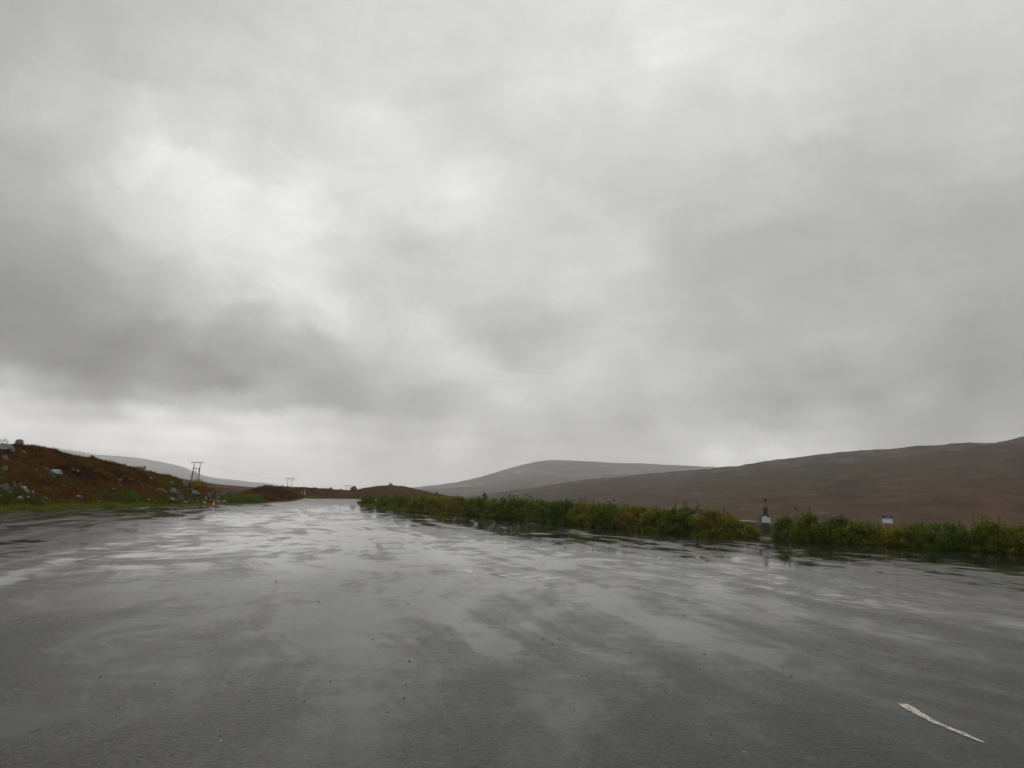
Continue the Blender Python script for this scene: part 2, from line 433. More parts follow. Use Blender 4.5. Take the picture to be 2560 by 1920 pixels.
# ------------------------------------------------------------------ sky
LUM = """0,0,178 200,0,187 400,0,195 600,0,203 850,0,210 0,150,178 200,150,190 400,150,200 600,150,205 850,200,214
0,300,185 200,300,200 330,330,222 420,300,208 600,300,210 750,300,210 0,420,178 100,430,182 200,420,202 350,400,228 470,400,232 520,430,242
570,410,220 650,400,214 780,400,212 770,450,228 0,520,168 150,520,185 300,520,205 430,520,218 520,480,236 650,500,232 720,500,232 830,500,218
0,600,162 150,600,175 300,600,190 430,600,208 550,580,226 680,580,237 780,620,239 800,560,230 830,600,210 0,690,158 200,690,168 400,690,190
550,690,210 700,690,230 790,690,236 818,700,213 860,690,198 0,750,152 150,750,160 300,750,170 450,730,190 600,740,210 750,720,229 815,765,231
838,720,206 900,700,203 1000,680,205 0,830,150 200,830,156 400,830,163 600,830,175 740,790,206 830,790,215 870,780,205 950,800,201 1050,830,212
0,900,158 150,900,150 300,880,150 500,900,156 650,900,166 800,870,184 950,870,200 0,940,185 150,945,168 300,960,153 450,960,153 600,950,158
750,950,166 900,950,176 1050,950,190 0,980,206 150,990,190 300,1000,190 450,1010,198 550,1000,192 620,980,190 700,1000,182 800,1000,168
900,1010,166 1050,1000,178 0,1040,213 200,1040,216 400,1040,222 550,1040,227 700,1040,220 800,1050,207 900,1050,180 1000,1050,180
100,1080,208 300,1080,214 500,1090,225 700,1090,222 850,1085,209 950,1090,195 1080,1090,192 450,1130,216 600,1150,216 750,1150,212
900,1140,195 1000,1140,195 700,1190,206 850,1190,200 1000,1190,198 1000,0,213 1150,50,213 1300,0,218 1500,30,222 1620,50,228 1700,80,228
900,150,214 1050,130,215 1200,150,213 1350,150,218 1500,130,222 1600,110,226 850,240,216 1000,230,216 1150,240,208 1300,230,215 1450,220,219
1600,200,222 880,310,224 945,310,232 1000,330,222 1150,310,211 1300,300,215 1500,280,212 1650,280,211 860,400,220 1000,400,221 1100,390,215
1250,390,212 1400,380,210 1550,400,207 1680,400,208 900,450,220 1050,430,222 1130,450,229 1180,480,229 1250,490,218 1400,480,210 1550,480,204
1680,490,202 900,540,218 1050,520,221 1150,540,224 1300,540,215 1450,550,208 1600,560,203 1690,540,193 860,640,208 960,620,197 1050,630,204
1200,600,212 1300,630,208 1450,640,205 1560,650,208 1680,630,187 1000,700,205 1100,720,200 1150,680,207 1300,660,208 1400,700,205 1435,710,214
1470,720,199 1600,700,195 1750,700,182 1050,800,212 1120,875,219 1135,890,220 1200,830,189 1250,850,185 1350,850,186 1450,830,190 1550,800,198
1700,800,190 1780,820,184 920,900,200 1050,920,205 1200,900,192 1350,910,192 1470,880,204 1450,930,211 1520,930,206 1650,900,192 950,970,189
1100,960,200 1250,970,212 1350,960,206 1500,980,197 1600,1000,192 1700,930,204 1790,1000,190 1150,1030,194 1300,1070,196 1450,1050,193
1600,1040,185 1750,1040,190 1000,1110,198 1150,1110,203 1250,1130,190 1400,1120,190 1550,1120,195 1700,1110,195 1790,1145,210 1700,50,225
1850,30,222 2000,30,219 2150,30,214 2300,30,210 2450,30,207 2550,30,203 1700,150,220 1850,150,217 2000,150,214 2150,150,210 2300,150,205
2450,120,200 2550,150,198 1750,280,212 1900,270,210 2050,280,207 2200,280,199 2350,280,196 2480,300,200 2550,280,193 1700,400,205 1850,400,200
2000,400,197 2100,380,190 2250,400,190 2400,400,191 2550,390,193 1700,500,200 1850,490,195 2000,480,188 2150,480,187 2300,480,184 2400,460,187
2540,460,175 1700,570,185 1850,590,182 2000,600,178 2150,570,185 2300,600,175 2450,580,173 1750,680,180 1900,680,180 2050,690,176 2200,680,175
2400,680,177 2550,680,174 1850,750,182 2000,750,176 2150,730,178 2300,720,180 2450,740,176 2550,760,172 1850,810,186 1980,860,180 2060,850,186
2150,840,184 2250,830,177 2400,850,167 2550,860,162 1950,900,180 2100,920,174 2250,930,169 2400,920,162 2550,950,165 1850,980,177 2000,1010,169
2150,1010,171 2300,985,181 2400,1000,164 2530,1040,173 1880,1060,182 2000,1060,182 2110,1060,189 2250,1050,174 2400,1070,166 1700,1070,195
1850,1110,196 1950,1130,205 2100,1110,195 2250,1090,170 1450,1135,183 1700,1130,189 1600,1140,188 2300,1080,164 600,1170,204 800,1180,201 1000,1180,191 400,1130,212 1200,1150,190"""
pts = np.array([[float(q) for q in s.split(',')] for s in LUM.split()])


def s2l(v):
    v = v / 255.0
    return v / 12.92 if v <= 0.04045 else ((v + 0.055) / 1.055) ** 2.4


cp = []
for x, y, v in pts:
    a, e = azel(x, y)
    cp.append((math.degrees(a), math.degrees(e), s2l(v)))
cp = np.array(cp)
HAZE_K = 0.0002
HAZE_TOP = 400.0
HAZE_L = 0.36


CORR = [0.1758, 0.2877, -0.3895, -0.017, -0.662, 0.0578, 0.0389, 0.4014, 0.087, 0.6122, 0.4596, 1.3144, 0.4682, -0.7964, -0.515, -0.0491]


def corr(az, el):
    a, e = max(-1.3, min(1.3, az / 30.0)), el / 30.0
    E, G = math.exp(-e * 14), math.exp(-e * 5)
    return sum(c * q for c, q in zip(CORR, (1, a, e, a * a, a * e, e * e, a * a * e, a * e * e, e ** 3, E, E * a, E * a * a, E * a ** 3, G, G * a, G * a * a)))


def sky_lum(az, el):
    w0 = (cp[:, 0] - az) ** 2 + ((cp[:, 1] - el) * 1.25) ** 2
    w = 1.0 / (w0 + 0.35) ** 1.8
    L = float((w * cp[:, 2]).sum() / w.sum())
    # what the air between here and the cloud adds is not part of the cloud
    path = min(9500.0, HAZE_TOP / max(0.001, math.sin(R(max(el, 0.4)))))
    T = math.exp(-HAZE_K * path)
    return max(0.05, (L - HAZE_L * (1 - T)) / T + corr(az, el))


AZ0, AZ1, NAZ = -41.0, 41.0, 32
EL0, DEL, NEL = -1.0, 1.45, 27          # 9 ramps x 3 channels
world = bpy.data.worlds.new("World")
scene.world = world
world.use_nodes = True
t = NT(world.node_tree)
bg = world.node_tree.nodes["Background"]
gen = t.new("ShaderNodeTexCoord").outputs["Generated"]
nrm = t.vmath('NORMALIZE', gen)
sp = t.new("ShaderNodeSeparateXYZ"); t.put(sp.inputs[0], nrm)
dx, dy, dz = sp.outputs
# position where the view direction meets a cloud layer (flattens the pattern towards the horizon)
den = t.math('ADD', t.math('MAXIMUM', dz, 0.0), 0.16)
comb = t.new("ShaderNodeCombineXYZ")
t.put(comb.inputs[0], t.math('DIVIDE', dx, den)); t.put(comb.inputs[1], t.math('DIVIDE', dy, den)); t.put(comb.inputs[2], t.math('MULTIPLY', dz, 1.5))
layer = comb.outputs[0]
wn = t.new("ShaderNodeSeparateColor"); t.put(wn.inputs[0], t.noise(layer, 2.2, 7, 0.6, color=True))
wn2 = t.new("ShaderNodeSeparateColor"); t.put(wn2.inputs[0], t.noise(nrm, 7.5, 9, 0.66, color=True))
az = t.math('MULTIPLY', t.math('ARCTAN2', dx, dy), 180 / math.pi)
el = t.math('MULTIPLY', t.math('ARCSINE', dz), 180 / math.pi)
az = t.math('ADD', az, t.math('MULTIPLY', t.math('SUBTRACT', wn2.outputs[0], 0.5), 6.5))
amp = t.maprange(el, 0, 14, 1.8, 6.0, 'LINEAR')
el = t.math('ADD', el, t.math('MULTIPLY', t.math('SUBTRACT', wn2.outputs[1], 0.5), amp))
uf = t.math('DIVIDE', t.math('SUBTRACT', az, AZ0), AZ1 - AZ0, clamp=True)
vf = t.math('MAXIMUM', t.math('MINIMUM', t.math('DIVIDE', t.math('SUBTRACT', el, EL0), DEL), NEL - 1.0), 0.0)
total = None
for k in range(9):
    stops = []
    for i in range(NAZ):
        f = i / (NAZ - 1)
        a = AZ0 + f * (AZ1 - AZ0)
        stops.append((f, [min(1.0, sky_lum(a, EL0 + DEL * (3 * k + j)) / 6) for j in range(3)]))
    rp = t.ramp(uf, stops, 'CARDINAL')
    wv = t.new("ShaderNodeCombineXYZ")
    for j in range(3):
        w = t.math('SUBTRACT', 1.0, t.math('ABSOLUTE', t.math('SUBTRACT', vf, float(3 * k + j))), clamp=True)
        t.put(wv.inputs[j], t.math('MULTIPLY', t.math('MULTIPLY', w, w), t.math('SUBTRACT', 3.0, t.math('MULTIPLY', w, 2.0))))
    d = t.vmath('DOT_PRODUCT', rp, wv.outputs[0])
    total = d if total is None else t.math('ADD', total, d)
total = t.math('MULTIPLY', total, 6.0)
# wisps inside the cloud deck
wisp = t.math('ADD', t.math('MULTIPLY', t.noise(layer, 3.2, 8, 0.62, 0.8), 0.6), t.math('MULTIPLY', t.noise(nrm, 14, 8, 0.62, 0.9), 0.4))
total = t.math('MULTIPLY', total, t.maprange(wisp, 0.3, 0.7, 0.88, 1.12, 'LINEAR'))
# the deck is brighter overhead, outside the picture
ZEN = 0.78
zen = t.maprange(sp.outputs[2], math.sin(R(37)), math.sin(R(60)))
total = t.math('ADD', t.math('MULTIPLY', total, t.math('SUBTRACT', 1.0, zen)), t.math('MULTIPLY', zen, ZEN))
cl = t.new("ShaderNodeCombineColor")
STR = 0.1
t.put(cl.inputs[0], t.math('MULTIPLY', total, 1.003 / STR)); t.put(cl.inputs[1], t.math('MULTIPLY', total, 1.0 / STR)); t.put(cl.inputs[2], t.math('MULTIPLY', total, 0.975 / STR))
SUN_EL, SUN_AZ = R(58), R(-28)
sky = t.new("ShaderNodeTexSky", sky_type='NISHITA')
sky.sun_disc = False; sky.sun_elevation = SUN_EL; sky.sun_rotation = SUN_AZ % (2 * math.pi)
col = t.mix(0.985, sky.outputs[0], cl.outputs[0])
t.put(bg.inputs[0], col)
bg.inputs[1].default_value = STR
world.cycles.sampling_method = 'MANUAL'
world.cycles.sample_map_resolution = 512

sun = bpy.data.lights.new("sun", 'SUN')
sun.energy = 1.0; sun.angle = R(34); sun.color = (1.0, 0.97, 0.93)
suno = bpy.data.objects.new("sun", sun); COL.objects.link(suno)
sd = Vector((math.sin(SUN_AZ) * math.cos(SUN_EL), math.cos(SUN_AZ) * math.cos(SUN_EL), math.sin(SUN_EL)))
suno.rotation_euler = sd.to_track_quat('Z', 'Y').to_euler()
suno.location = (-20, 20, 60)

# ------------------------------------------------------------------ car park and road
LEFT = [(-500, 1291), (-200, 1280), (0, 1274), (200, 1269.5), (400, 1265), (560, 1261), (650, 1258), (720, 1254), (755, 1247.8)]
HEDGE = [(2900, 1410), (2560, 1383.5), (2360, 1373), (2200, 1364), (2000, 1353), (1850, 1342), (1650, 1328), (1500, 1316), (1300, 1299.5), (1100, 1288), (1000, 1277), (897, 1263)]
left = [gnd(*p) for p in LEFT]
hedge = [gnd(*p) for p in HEDGE]
poly = [Vector((-55, -60, 0)), Vector((-45, 20, 0))] + left + [Vector((-53.5, 193, 0)), Vector((-51.5, 258, 0)), Vector((-40, 264, 0)), Vector((-33, 170, 0))] + hedge[::-1] + [Vector((52, 22, 0)), Vector((60, -60, 0))]
bm = bmesh.new()
bm.faces.new([bm.verts.new(p) for p in poly])
bmesh.ops.triangulate(bm, faces=bm.faces)
bmesh.ops.recalc_face_normals(bm, faces=bm.faces)
if sum(f.normal.z for f in bm.faces) < 0: bmesh.ops.reverse_faces(bm, faces=bm.faces)
me = bpy.data.meshes.new("car_park"); bm.to_mesh(me); bm.free(); me.materials.append(M['asphalt'])
link("car_park", me, label="wide wet asphalt car park with puddles", kind="structure")

hn = Vector((0.856, 0.518, 0))
h0 = Vector((24, 36, 0))


def push(p, s):
    """a point s metres behind the hedge line, straight behind p as one looks from the car park"""
    d = Vector((p.x, p.y, 0)).normalized()
    return p + d * (s / max(0.3, d.dot(hn)))


def ground_z(x, y):
    s = (x - h0.x) * hn.x + (y - h0.y) * hn.y
    z = -0.06
    if s > 5:
        z -= 15.0 * smooth(8, 430, s)
        r = math.hypot(x, y)
        if r > 60: z += 0.5 * fbm(x * 0.02, y * 0.02, 3) * smooth(60, 200, r)
    return z


def polar(az_list, r_fn, z_fn, nr):
    """grid of az x radius -> verts, faces"""
    V, Q = [], []
    for i, a in enumerate(az_list):
        for j in range(nr):
            r = r_fn(i, j)
            x, y = r * math.sin(a), r * math.cos(a)
            V.append((x, y, z_fn(i, j, x, y, r)))
    for i in range(len(az_list) - 1):
        for j in range(nr - 1):
            a = i * nr + j
            Q.append((a, a + nr, a + nr + 1, a + 1))
    return V, Q


azs = [R(-180) + R(360) * i / 240 for i in range(241)]
rad = [2.0 * (14000 / 2.0) ** (j / 89) for j in range(90)]
V, Q = polar(azs, lambda i, j: rad[j] if j else 0.01, lambda i, j, x, y, r: ground_z(x, y), 90)
link("ground", mesh_np("ground", V, Q, M['ground'], True), label="brown and olive valley floor behind the hedge", kind="structure")
BV = [BVHTree.FromPolygons(V, Q)]


def interp(tab, x):
    if x <= tab[0][0]: return tab[0][1]
    for (x0, y0), (x1, y1) in zip(tab, tab[1:]):
        if x <= x1:
            return y0 + (y1 - y0) * (x - x0) / (x1 - x0)
    return tab[-1][1]


def hill(name, mat, x0, x1, n, crest, rbase, rcrest, z0, power, nf, nb, back, nz, label, crest_env=0.35, seed=0.0, drop=0.0, wig=0.0):
    """a real ridge: crest line given by where it stands in the landscape, base and crest at their own distances"""
    A, HC, RB, RC = [], [], [], []
    for i in range(n):
        px = x0 + (x1 - x0) * i / (n - 1)
        py = interp(crest, px)
        a, e = azel(px, py)
        A.append(a); rc = interp(rcrest, px); end = 1.0 if name == "heath_hill" else smooth(0, 0.045, min(i, n - 1 - i) / (n - 1))
        if wig: rc *= 1 + wig * fbm(px * 0.004, seed, 1)
        RB.append(interp(rbase, px)); RC.append(rc); HC.append((EYE + rc * math.tan(e)) * end + (z0 - drop - 4) * (1 - end))
    nr = nf + nb

    def rf(i, j):
        if j < nf: return RB[i] + (RC[i] - RB[i]) * j / (nf - 1)
        return RC[i] + back * ((j - nf + 1) / nb) ** 1.3

    def zf(i, j, x, y, r):
        if j < nf:
            q = j / (nf - 1)
            s = q ** power * (1 - 0.12 * (1 - q) * q * 4)
            z = z0 + (HC[i] - z0) * s
            env = math.sin(math.pi * min(q, 0.5)) * (1 - q) + crest_env * q if q > 0 else 0
        else:
            q = (j - nf + 1) / nb
            z = HC[i] + (z0 - drop - HC[i]) * smooth(0, 1, q)
            env = crest_env
        return z + env * sum(am * fbm(x * fr, y * fr, seed + 3 * k, 4) for k, (am, fr) in enumerate(nz))

    V, Q = polar(A, rf, zf, nr)
    Q = [q[::-1] for q in Q]
    me = mesh_np(name, V, [q[::-1] for q in Q], mat, True)
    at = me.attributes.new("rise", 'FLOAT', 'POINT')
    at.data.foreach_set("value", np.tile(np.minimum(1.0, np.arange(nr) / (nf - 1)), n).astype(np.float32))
    o = link(name, me, label=label, kind="structure")
    b = BVHTree.FromPolygons(V, Q)
    BV.append(b)
    return o, b, V


lot_r = [(p[0], math.hypot(q.x, q.y) - 0.5) for p, q in zip(LEFT, left)]
CREST_L = [(-600, 1085), (-250, 1100), (0, 1110), (50, 1110), (125, 1120), (180, 1137), (240, 1146.5), (290, 1158), (330, 1168), (350, 1174), (400, 1185), (425, 1189), (445, 1196), (470, 1207), (505, 1212),
           (530, 1222), (555, 1229), (590, 1237), (640, 1249), (680, 1256), (720, 1260)]
RC_L = [(-600, 66), (0, 72), (200, 78), (400, 88), (480, 98), (560, 106), (640, 108), (720, 128)]
_, HILL, _ = hill("heath_hill", M['heath'], -600, 720, 300, CREST_L, lot_r, RC_L, -0.10, 0.85, 46, 10, 50, [(0.55, 0.16), (0.22, 0.6), (0.10, 1.8)], "dark russet heather hillside strewn with boulders on the left", 0.25, 2.0)
CREST_K = [(540, 1252), (580, 1241), (610, 1231), (640, 1220), (660, 1216.5), (690, 1215.5), (730, 1218), (780, 1219), (830, 1222), (870, 1225.5), (895, 1224), (915, 1219), (935, 1215.5), (975, 1212), (1010, 1215), (1040, 1222.5), (1090, 1233), (1115, 1238), (1180, 1247)]
RB_K = [(540, 90), (640, 104), (700, 128), (745, 176), (760, 215), (800, 262), (1180, 275)]
RC_K = [(540, 118), (620, 150), (690, 200), (755, 265), (830, 320), (900, 340), (975, 380), (1180, 400)]
_, KNOLL, _ = hill("knoll", M['knoll'], 540, 1180, 220, CREST_K, RB_K, RC_K, -0.15, 0.8, 40, 8, 120, [(1.4, 0.03), (0.5, 0.12), (0.22, 0.4)], "low russet knoll rising where the road ends", 0.22, 5.0, drop=4)
CREST_M = [(-600, 1120), (300, 1174), (380, 1184), (440, 1194), (500, 1203.5), (560, 1212.5), (640, 1218.5), (690, 1223), (760, 1232), (860, 1240)]
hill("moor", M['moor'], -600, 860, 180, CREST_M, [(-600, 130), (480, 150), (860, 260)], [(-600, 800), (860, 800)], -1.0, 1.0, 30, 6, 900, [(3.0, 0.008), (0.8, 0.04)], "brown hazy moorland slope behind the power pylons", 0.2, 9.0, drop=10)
CREST_B = [(1080, 1247), (1200, 1238), (1300, 1226), (1450, 1203), (1560, 1192), (1650, 1184.5), (1730, 1177), (1803, 1169.5), (1850, 1165.5), (1920, 1155), (1967, 1148), (2060, 1136.5), (2140, 1128), (2260, 1119), (2372, 1110), (2420, 1106.5), (2488, 1105.5), (2512, 1102), (2535, 1097), (2560, 1091), (2750, 1075), (3100, 1085)]
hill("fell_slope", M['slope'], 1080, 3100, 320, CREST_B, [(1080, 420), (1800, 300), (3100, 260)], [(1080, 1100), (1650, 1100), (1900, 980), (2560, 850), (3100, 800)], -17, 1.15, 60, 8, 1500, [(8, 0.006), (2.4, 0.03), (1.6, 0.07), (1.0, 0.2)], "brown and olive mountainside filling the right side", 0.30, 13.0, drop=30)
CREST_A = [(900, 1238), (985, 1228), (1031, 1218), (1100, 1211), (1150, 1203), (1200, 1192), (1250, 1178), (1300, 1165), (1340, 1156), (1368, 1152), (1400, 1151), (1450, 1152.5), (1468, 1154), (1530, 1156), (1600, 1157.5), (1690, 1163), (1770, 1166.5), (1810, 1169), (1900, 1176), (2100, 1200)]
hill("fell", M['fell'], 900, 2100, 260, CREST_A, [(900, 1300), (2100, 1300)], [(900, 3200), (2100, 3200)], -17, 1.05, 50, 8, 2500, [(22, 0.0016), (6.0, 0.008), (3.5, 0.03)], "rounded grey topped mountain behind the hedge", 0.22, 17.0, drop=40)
CREST_F = [(-700, 1118), (-200, 1114), (0, 1114), (140, 1121), (195, 1128), (235, 1136), (290, 1139.5), (345, 1144), (400, 1154), (430, 1160), (455, 1166), (475, 1174), (500, 1186), (530, 1193), (550, 1197), (580, 1198.5), (620, 1204), (660, 1207), (685, 1210.5), (720, 1219), (780, 1226), (900, 1236)]
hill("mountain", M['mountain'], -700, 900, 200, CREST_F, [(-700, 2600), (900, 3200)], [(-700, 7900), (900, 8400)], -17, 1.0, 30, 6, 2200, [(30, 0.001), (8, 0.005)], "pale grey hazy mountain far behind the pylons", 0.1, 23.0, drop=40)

# verge under the hedge and the low kerb in front of it
outer = [p + hn * 4.5 for p in hedge]


def band(name, a, b, za, zb, mat, label, extra=None):
    V, Q = [], []
    n = len(a)
    for p, q in zip(a, b):
        V += [(p.x, p.y, za), (q.x, q.y, zb)]
    for i in range(n - 1): Q.append((2 * i, 2 * i + 1, 2 * i + 3, 2 * i + 2))
    return link(name, mesh_np(name, V, Q, mat), label=label, kind="structure")


def resample(P, step):
    out = [P[0].copy()]
    for a, b in zip(P, P[1:]):
        k = max(1, int((b - a).length / step))
        for i in range(1, k + 1): out.append(a.lerp(b, i / k))
    return out


hr = resample(hedge, 1.0)
V, Q = [], []
for i, p in enumerate(hr):
    for j in range(7):
        q = p + hn * (0.16 + j * 0.8)
        V.append((q.x, q.y, (0.02 if j == 0 else 0.07 + 0.05 * fbm(q.x * 0.6, q.y * 0.6)) if j < 6 else -0.4))
for i in range(len(hr) - 1):
    for j in range(6): Q.append((i * 7 + j, i * 7 + j + 1, i * 7 + j + 8, i * 7 + j + 7))
link("verge", mesh_np("verge", V, Q, M['verge'], True), label="dark grassy verge under the shrubs", kind="structure")
ks = [p for p in hr if p.x < gnd(2060, 1356).x and p.x > gnd(1230, 1295.6).x]
V, Q = [], []
for p in ks:
    for off, z in ((-0.20, 0.0), (-0.17, 0.03), (-0.08, 0.085), (0.14, 0.09)):
        q = p + hn * (off + 0.02); V.append((q.x, q.y, z))
for i in range(len(ks) - 1):
    for j in range(3): Q.append((i * 4 + j, i * 4 + j + 1, i * 4 + j + 5, i * 4 + j + 4))
link("kerb", mesh_np("kerb", V, Q, M['kerb']), label="low wet kerb along the foot of the hedge", kind="structure")


# ------------------------------------------------------------------ picking points on the terrain
def hit(px, py, trees=None):
    d = ray(px, py); o = Vector((0, 0, EYE))
    best = None
    for b in (trees or BV):
        loc, nor, idx, dist = b.ray_cast(o, d)
        if loc is not None and (best is None or dist < best[1]): best = (loc, dist)
    return best if best else (o + d * 300, 300)


def drop(x, y, trees=None):
    best = -99
    for b in (trees or BV):
        loc, *_ = b.ray_cast(Vector((x, y, 900)), Vector((0, 0, -1)))
        if loc is not None: best = max(best, loc.z)
    return best


# ------------------------------------------------------------------ vegetation cards
def blades(name, P, H, Wd, tint, mat, n_per, spread, lean, label=None, parent=None, loc=None, **kw):
    """P: base points; each gets n_per narrow tapering blades"""
    P = np.repeat(np.asarray(P), n_per, axis=0); H = np.repeat(np.asarray(H), n_per); T = np.repeat(np.asarray(tint), n_per)
    k = len(P)
    P = P + np.c_[rng.normal(0, spread, (k, 2)), np.zeros(k)]
    a = rng.uniform(0, 2 * math.pi, k)
    w = Wd * rng.uniform(0.6, 1.4, k)
    h = H * rng.uniform(0.55, 1.15, k)
    side = np.c_[np.cos(a) * w, np.sin(a) * w, np.zeros(k)]
    tip = np.c_[rng.normal(0, lean, k) * h, rng.normal(0, lean, k) * h, h]
    V = np.concatenate([P - side - [0, 0, 0.03], P + side - [0, 0, 0.03], P + tip * 0.6 + side * 0.55, P + tip], axis=0)
    i = np.arange(k)
    Fc = np.concatenate([np.c_[i, i + k, i + 2 * k], np.c_[i, i + 2 * k, i + 3 * k]])
    T = np.clip(T + rng.normal(0, 0.07, k), 0, 1)
    me = mesh_np(name, V, Fc, mat, False, np.concatenate([T, T]))
    return link(name, me, parent, loc, label=label, **kw)


def leaves(centres, radii, per, size, base_tint, tint_var, squash=0.85):
    """many leaf-sized diamonds in clumps -> verts, faces, tint"""
    C = np.repeat(np.asarray(centres), per, axis=0); r = np.repeat(np.asarray(radii), per)
    k = len(C)
    d = rng.normal(0, 1, (k, 3)); d /= np.linalg.norm(d, axis=1)[:, None]
    rr = r * rng.uniform(0.25, 1.0, k) ** 0.5
    P = C + d * rr[:, None] * np.array([1, 1, squash])
    n = d + rng.normal(0, 0.55, (k, 3)) + np.array([0, 0, 0.35]); n /= np.linalg.norm(n, axis=1)[:, None]
    a = np.cross(n, rng.normal(0, 1, (k, 3))); a /= np.linalg.norm(a, axis=1)[:, None]
    b = np.cross(n, a)
    s = size * rng.uniform(0.65, 1.35, k)
    a = a * s[:, None]; b = b * (s * 0.55)[:, None]
    V = np.concatenate([P - a, P + b, P + a, P - b], axis=0)
    i = np.arange(k)
    Fc = np.c_[i, i + k, i + 2 * k, i + 3 * k]
    ct = np.repeat(base_tint + rng.normal(0, tint_var, len(centres)), per)
    T = np.clip(ct + rng.normal(0, 0.05, k), 0, 1)
    return V, Fc, T


# left hill heather
def scatter(n, xr, yr, trees, tint_fn, h_fn, accept=lambda p, d: True):
    P, H, T = [], [], []
    tries = 0
    while len(P) < n and tries < n * 4:
        tries += 1
        px = random.uniform(*xr); py = random.uniform(*yr)
        d = ray(px, py); o = Vector((0, 0, EYE)); best = None
        for b in trees:
            loc, nor, idx, dist = b.ray_cast(o, d)
            if loc is not None and (best is None or dist < best[1]): best = (loc, dist)
        if best is None or not accept(best[0], best[1]): continue
        p = best[0]
        P.append((p.x, p.y, p.z)); H.append(h_fn(p)); T.append(tint_fn(p))
    return P, H, T


def heath_tint(p):
    v = 0.46 + 0.60 * fbm(p.x * 0.16, p.y * 0.16, 1.0, 4) + 0.25 * fbm(p.x * 0.9, p.y * 0.9, 4.0, 3) + 0.30 * smooth(2.2, 0.4, p.z) - 0.22 * smooth(2.5, 4.5, p.z)
    return min(1, max(0, v))


P, H, T = scatter(15000, (-420, 700), (1095, 1262), [HILL], heath_tint, lambda p: 0.16 + 0.14 * abs(fbm(p.x * 0.5, p.y * 0.5, 8)))
blades("heather", P, H, 0.035, T, M['heather'], 5, 0.11, 0.45, label="brown and russet heather covering the left hillside", category="heather", kind="stuff") if False else tag(
    blades("heather", P, H, 0.035, T, M['heather'], 5, 0.11, 0.45), "brown and russet heather covering the left hillside", "heather", None, "stuff")
# low dwarf birch cushions in the heather
P2, _, T2 = scatter(1500, (-420, 640), (1098, 1258), [HILL], heath_tint, lambda p: 1)
V, Fc, T = leaves([(p[0], p[1], p[2] + 0.06) for p in P2], rng.uniform(0.12, 0.38, len(P2)), 34, 0.045, 0.0, 0.0, 0.55)
T = np.clip(np.repeat(np.asarray(T2) + rng.normal(0, 0.13, len(T2)), 34) + rng.normal(0, 0.05, len(T)), 0, 1)
tag(link("dwarf_birch", mesh_np("dwarf_birch", V, Fc, M['heather'], False, T)), "low autumn coloured dwarf birch cushions on the left hillside", "dwarf birch", None, "stuff")
P, H, T = scatter(5000, (560, 1120), (1205, 1250), [KNOLL], lambda p: min(1, max(0, 0.30 + 0.4 * fbm(p.x * 0.05, p.y * 0.05, 2) + 0.2 * fbm(p.x * 0.3, p.y * 0.3, 6))), lambda p: 0.3)
tag(blades("heather", P, H, 0.09, T, M['heather'], 4, 0.35, 0.5), "dark russet heather on the knoll at the road end", "heather", None, "stuff")

# bright grass along the foot of the left hill
P, H, T = [], [], []
lr = resample(left, 0.4)
for p in lr:
    rr = math.hypot(p.x, p.y); ux, uy = p.x / rr, p.y / rr
    px_like = 1280 + F * p.x / p.y
    for k in range(34 if px_like < 430 else 14):
        q = abs(random.gauss(0, 0.5)) * (1.35 if px_like < 430 else 1.0)
        x, y = p.x + ux * (q + 0.05), p.y + uy * (q + 0.05)
        x += random.uniform(-0.25, 0.25)
        if fbm(x * 0.5, y * 0.5, 12) < -0.25 and q > 0.8: continue
        z = drop(x, y, [HILL, BV[0], KNOLL])
        P.append((x, y, max(z, -0.02))); H.append(max(0.07, (0.30 if px_like < 430 else 0.15) * (1.1 + 0.9 * fbm(x * 0.4, y * 0.4, 3)) * (1 - 0.12 * q)))
        T.append(min(1, max(0, 0.52 + 0.45 * fbm(x * 0.35, y * 0.35, 6) + (0.25 if px_like > 480 else 0))))
tag(blades("grass", P, H, 0.016, T, M['grass'], 3, 0.08, 0.25), "yellow green grass strip edging the car park below the hill", "grass", None, "stuff")


def grass_clump(pxs, ys, n, h, tint, label, trees, name="grass_clump", w=0.02, spread=0.12):
    P, H, T = [], [], []
    c, _ = hit((pxs[0] + pxs[1]) / 2, ys[1], trees)
    for _ in range(n):
        x = random.uniform(*pxs); y = random.uniform(*ys)
        p, dist = hit(x, y, trees)
        e = 1 - abs((x - (pxs[0] + pxs[1]) / 2) / ((pxs[1] - pxs[0]) / 2)) ** 3
        P.append((p.x - c.x, p.y - c.y, p.z - c.z)); H.append(h * (0.45 + 0.55 * e) * random.uniform(0.6, 1.1)); T.append(min(1, max(0, tint + random.gauss(0, 0.08))))
    o = blades(name, P, H, w, T, M['grass'], 4, spread, 0.2, loc=c)
    return tag(o, label, "grass")


grass_clump((556, 664), (1243, 1257), 1500, 0.75, 0.12, "tall green grass clump right of the cone at the car park edge", [HILL, KNOLL, BV[0]])
grass_clump((478, 528), (1209, 1219), 500, 0.75, 0.85, "ochre grass tuft at the feet of the four legged pylon", [HILL])
grass_clump((758, 800), (1241, 1246), 250, 0.8, 0.4, "small green grass tuft behind the leaning white marker post", [KNOLL, BV[0]], w=0.04, spread=0.3)
grass_clump((318, 340), (1242, 1257), 260, 0.7, 0.05, "dark green weed clump in the grass below the rust coloured heather", [HILL])


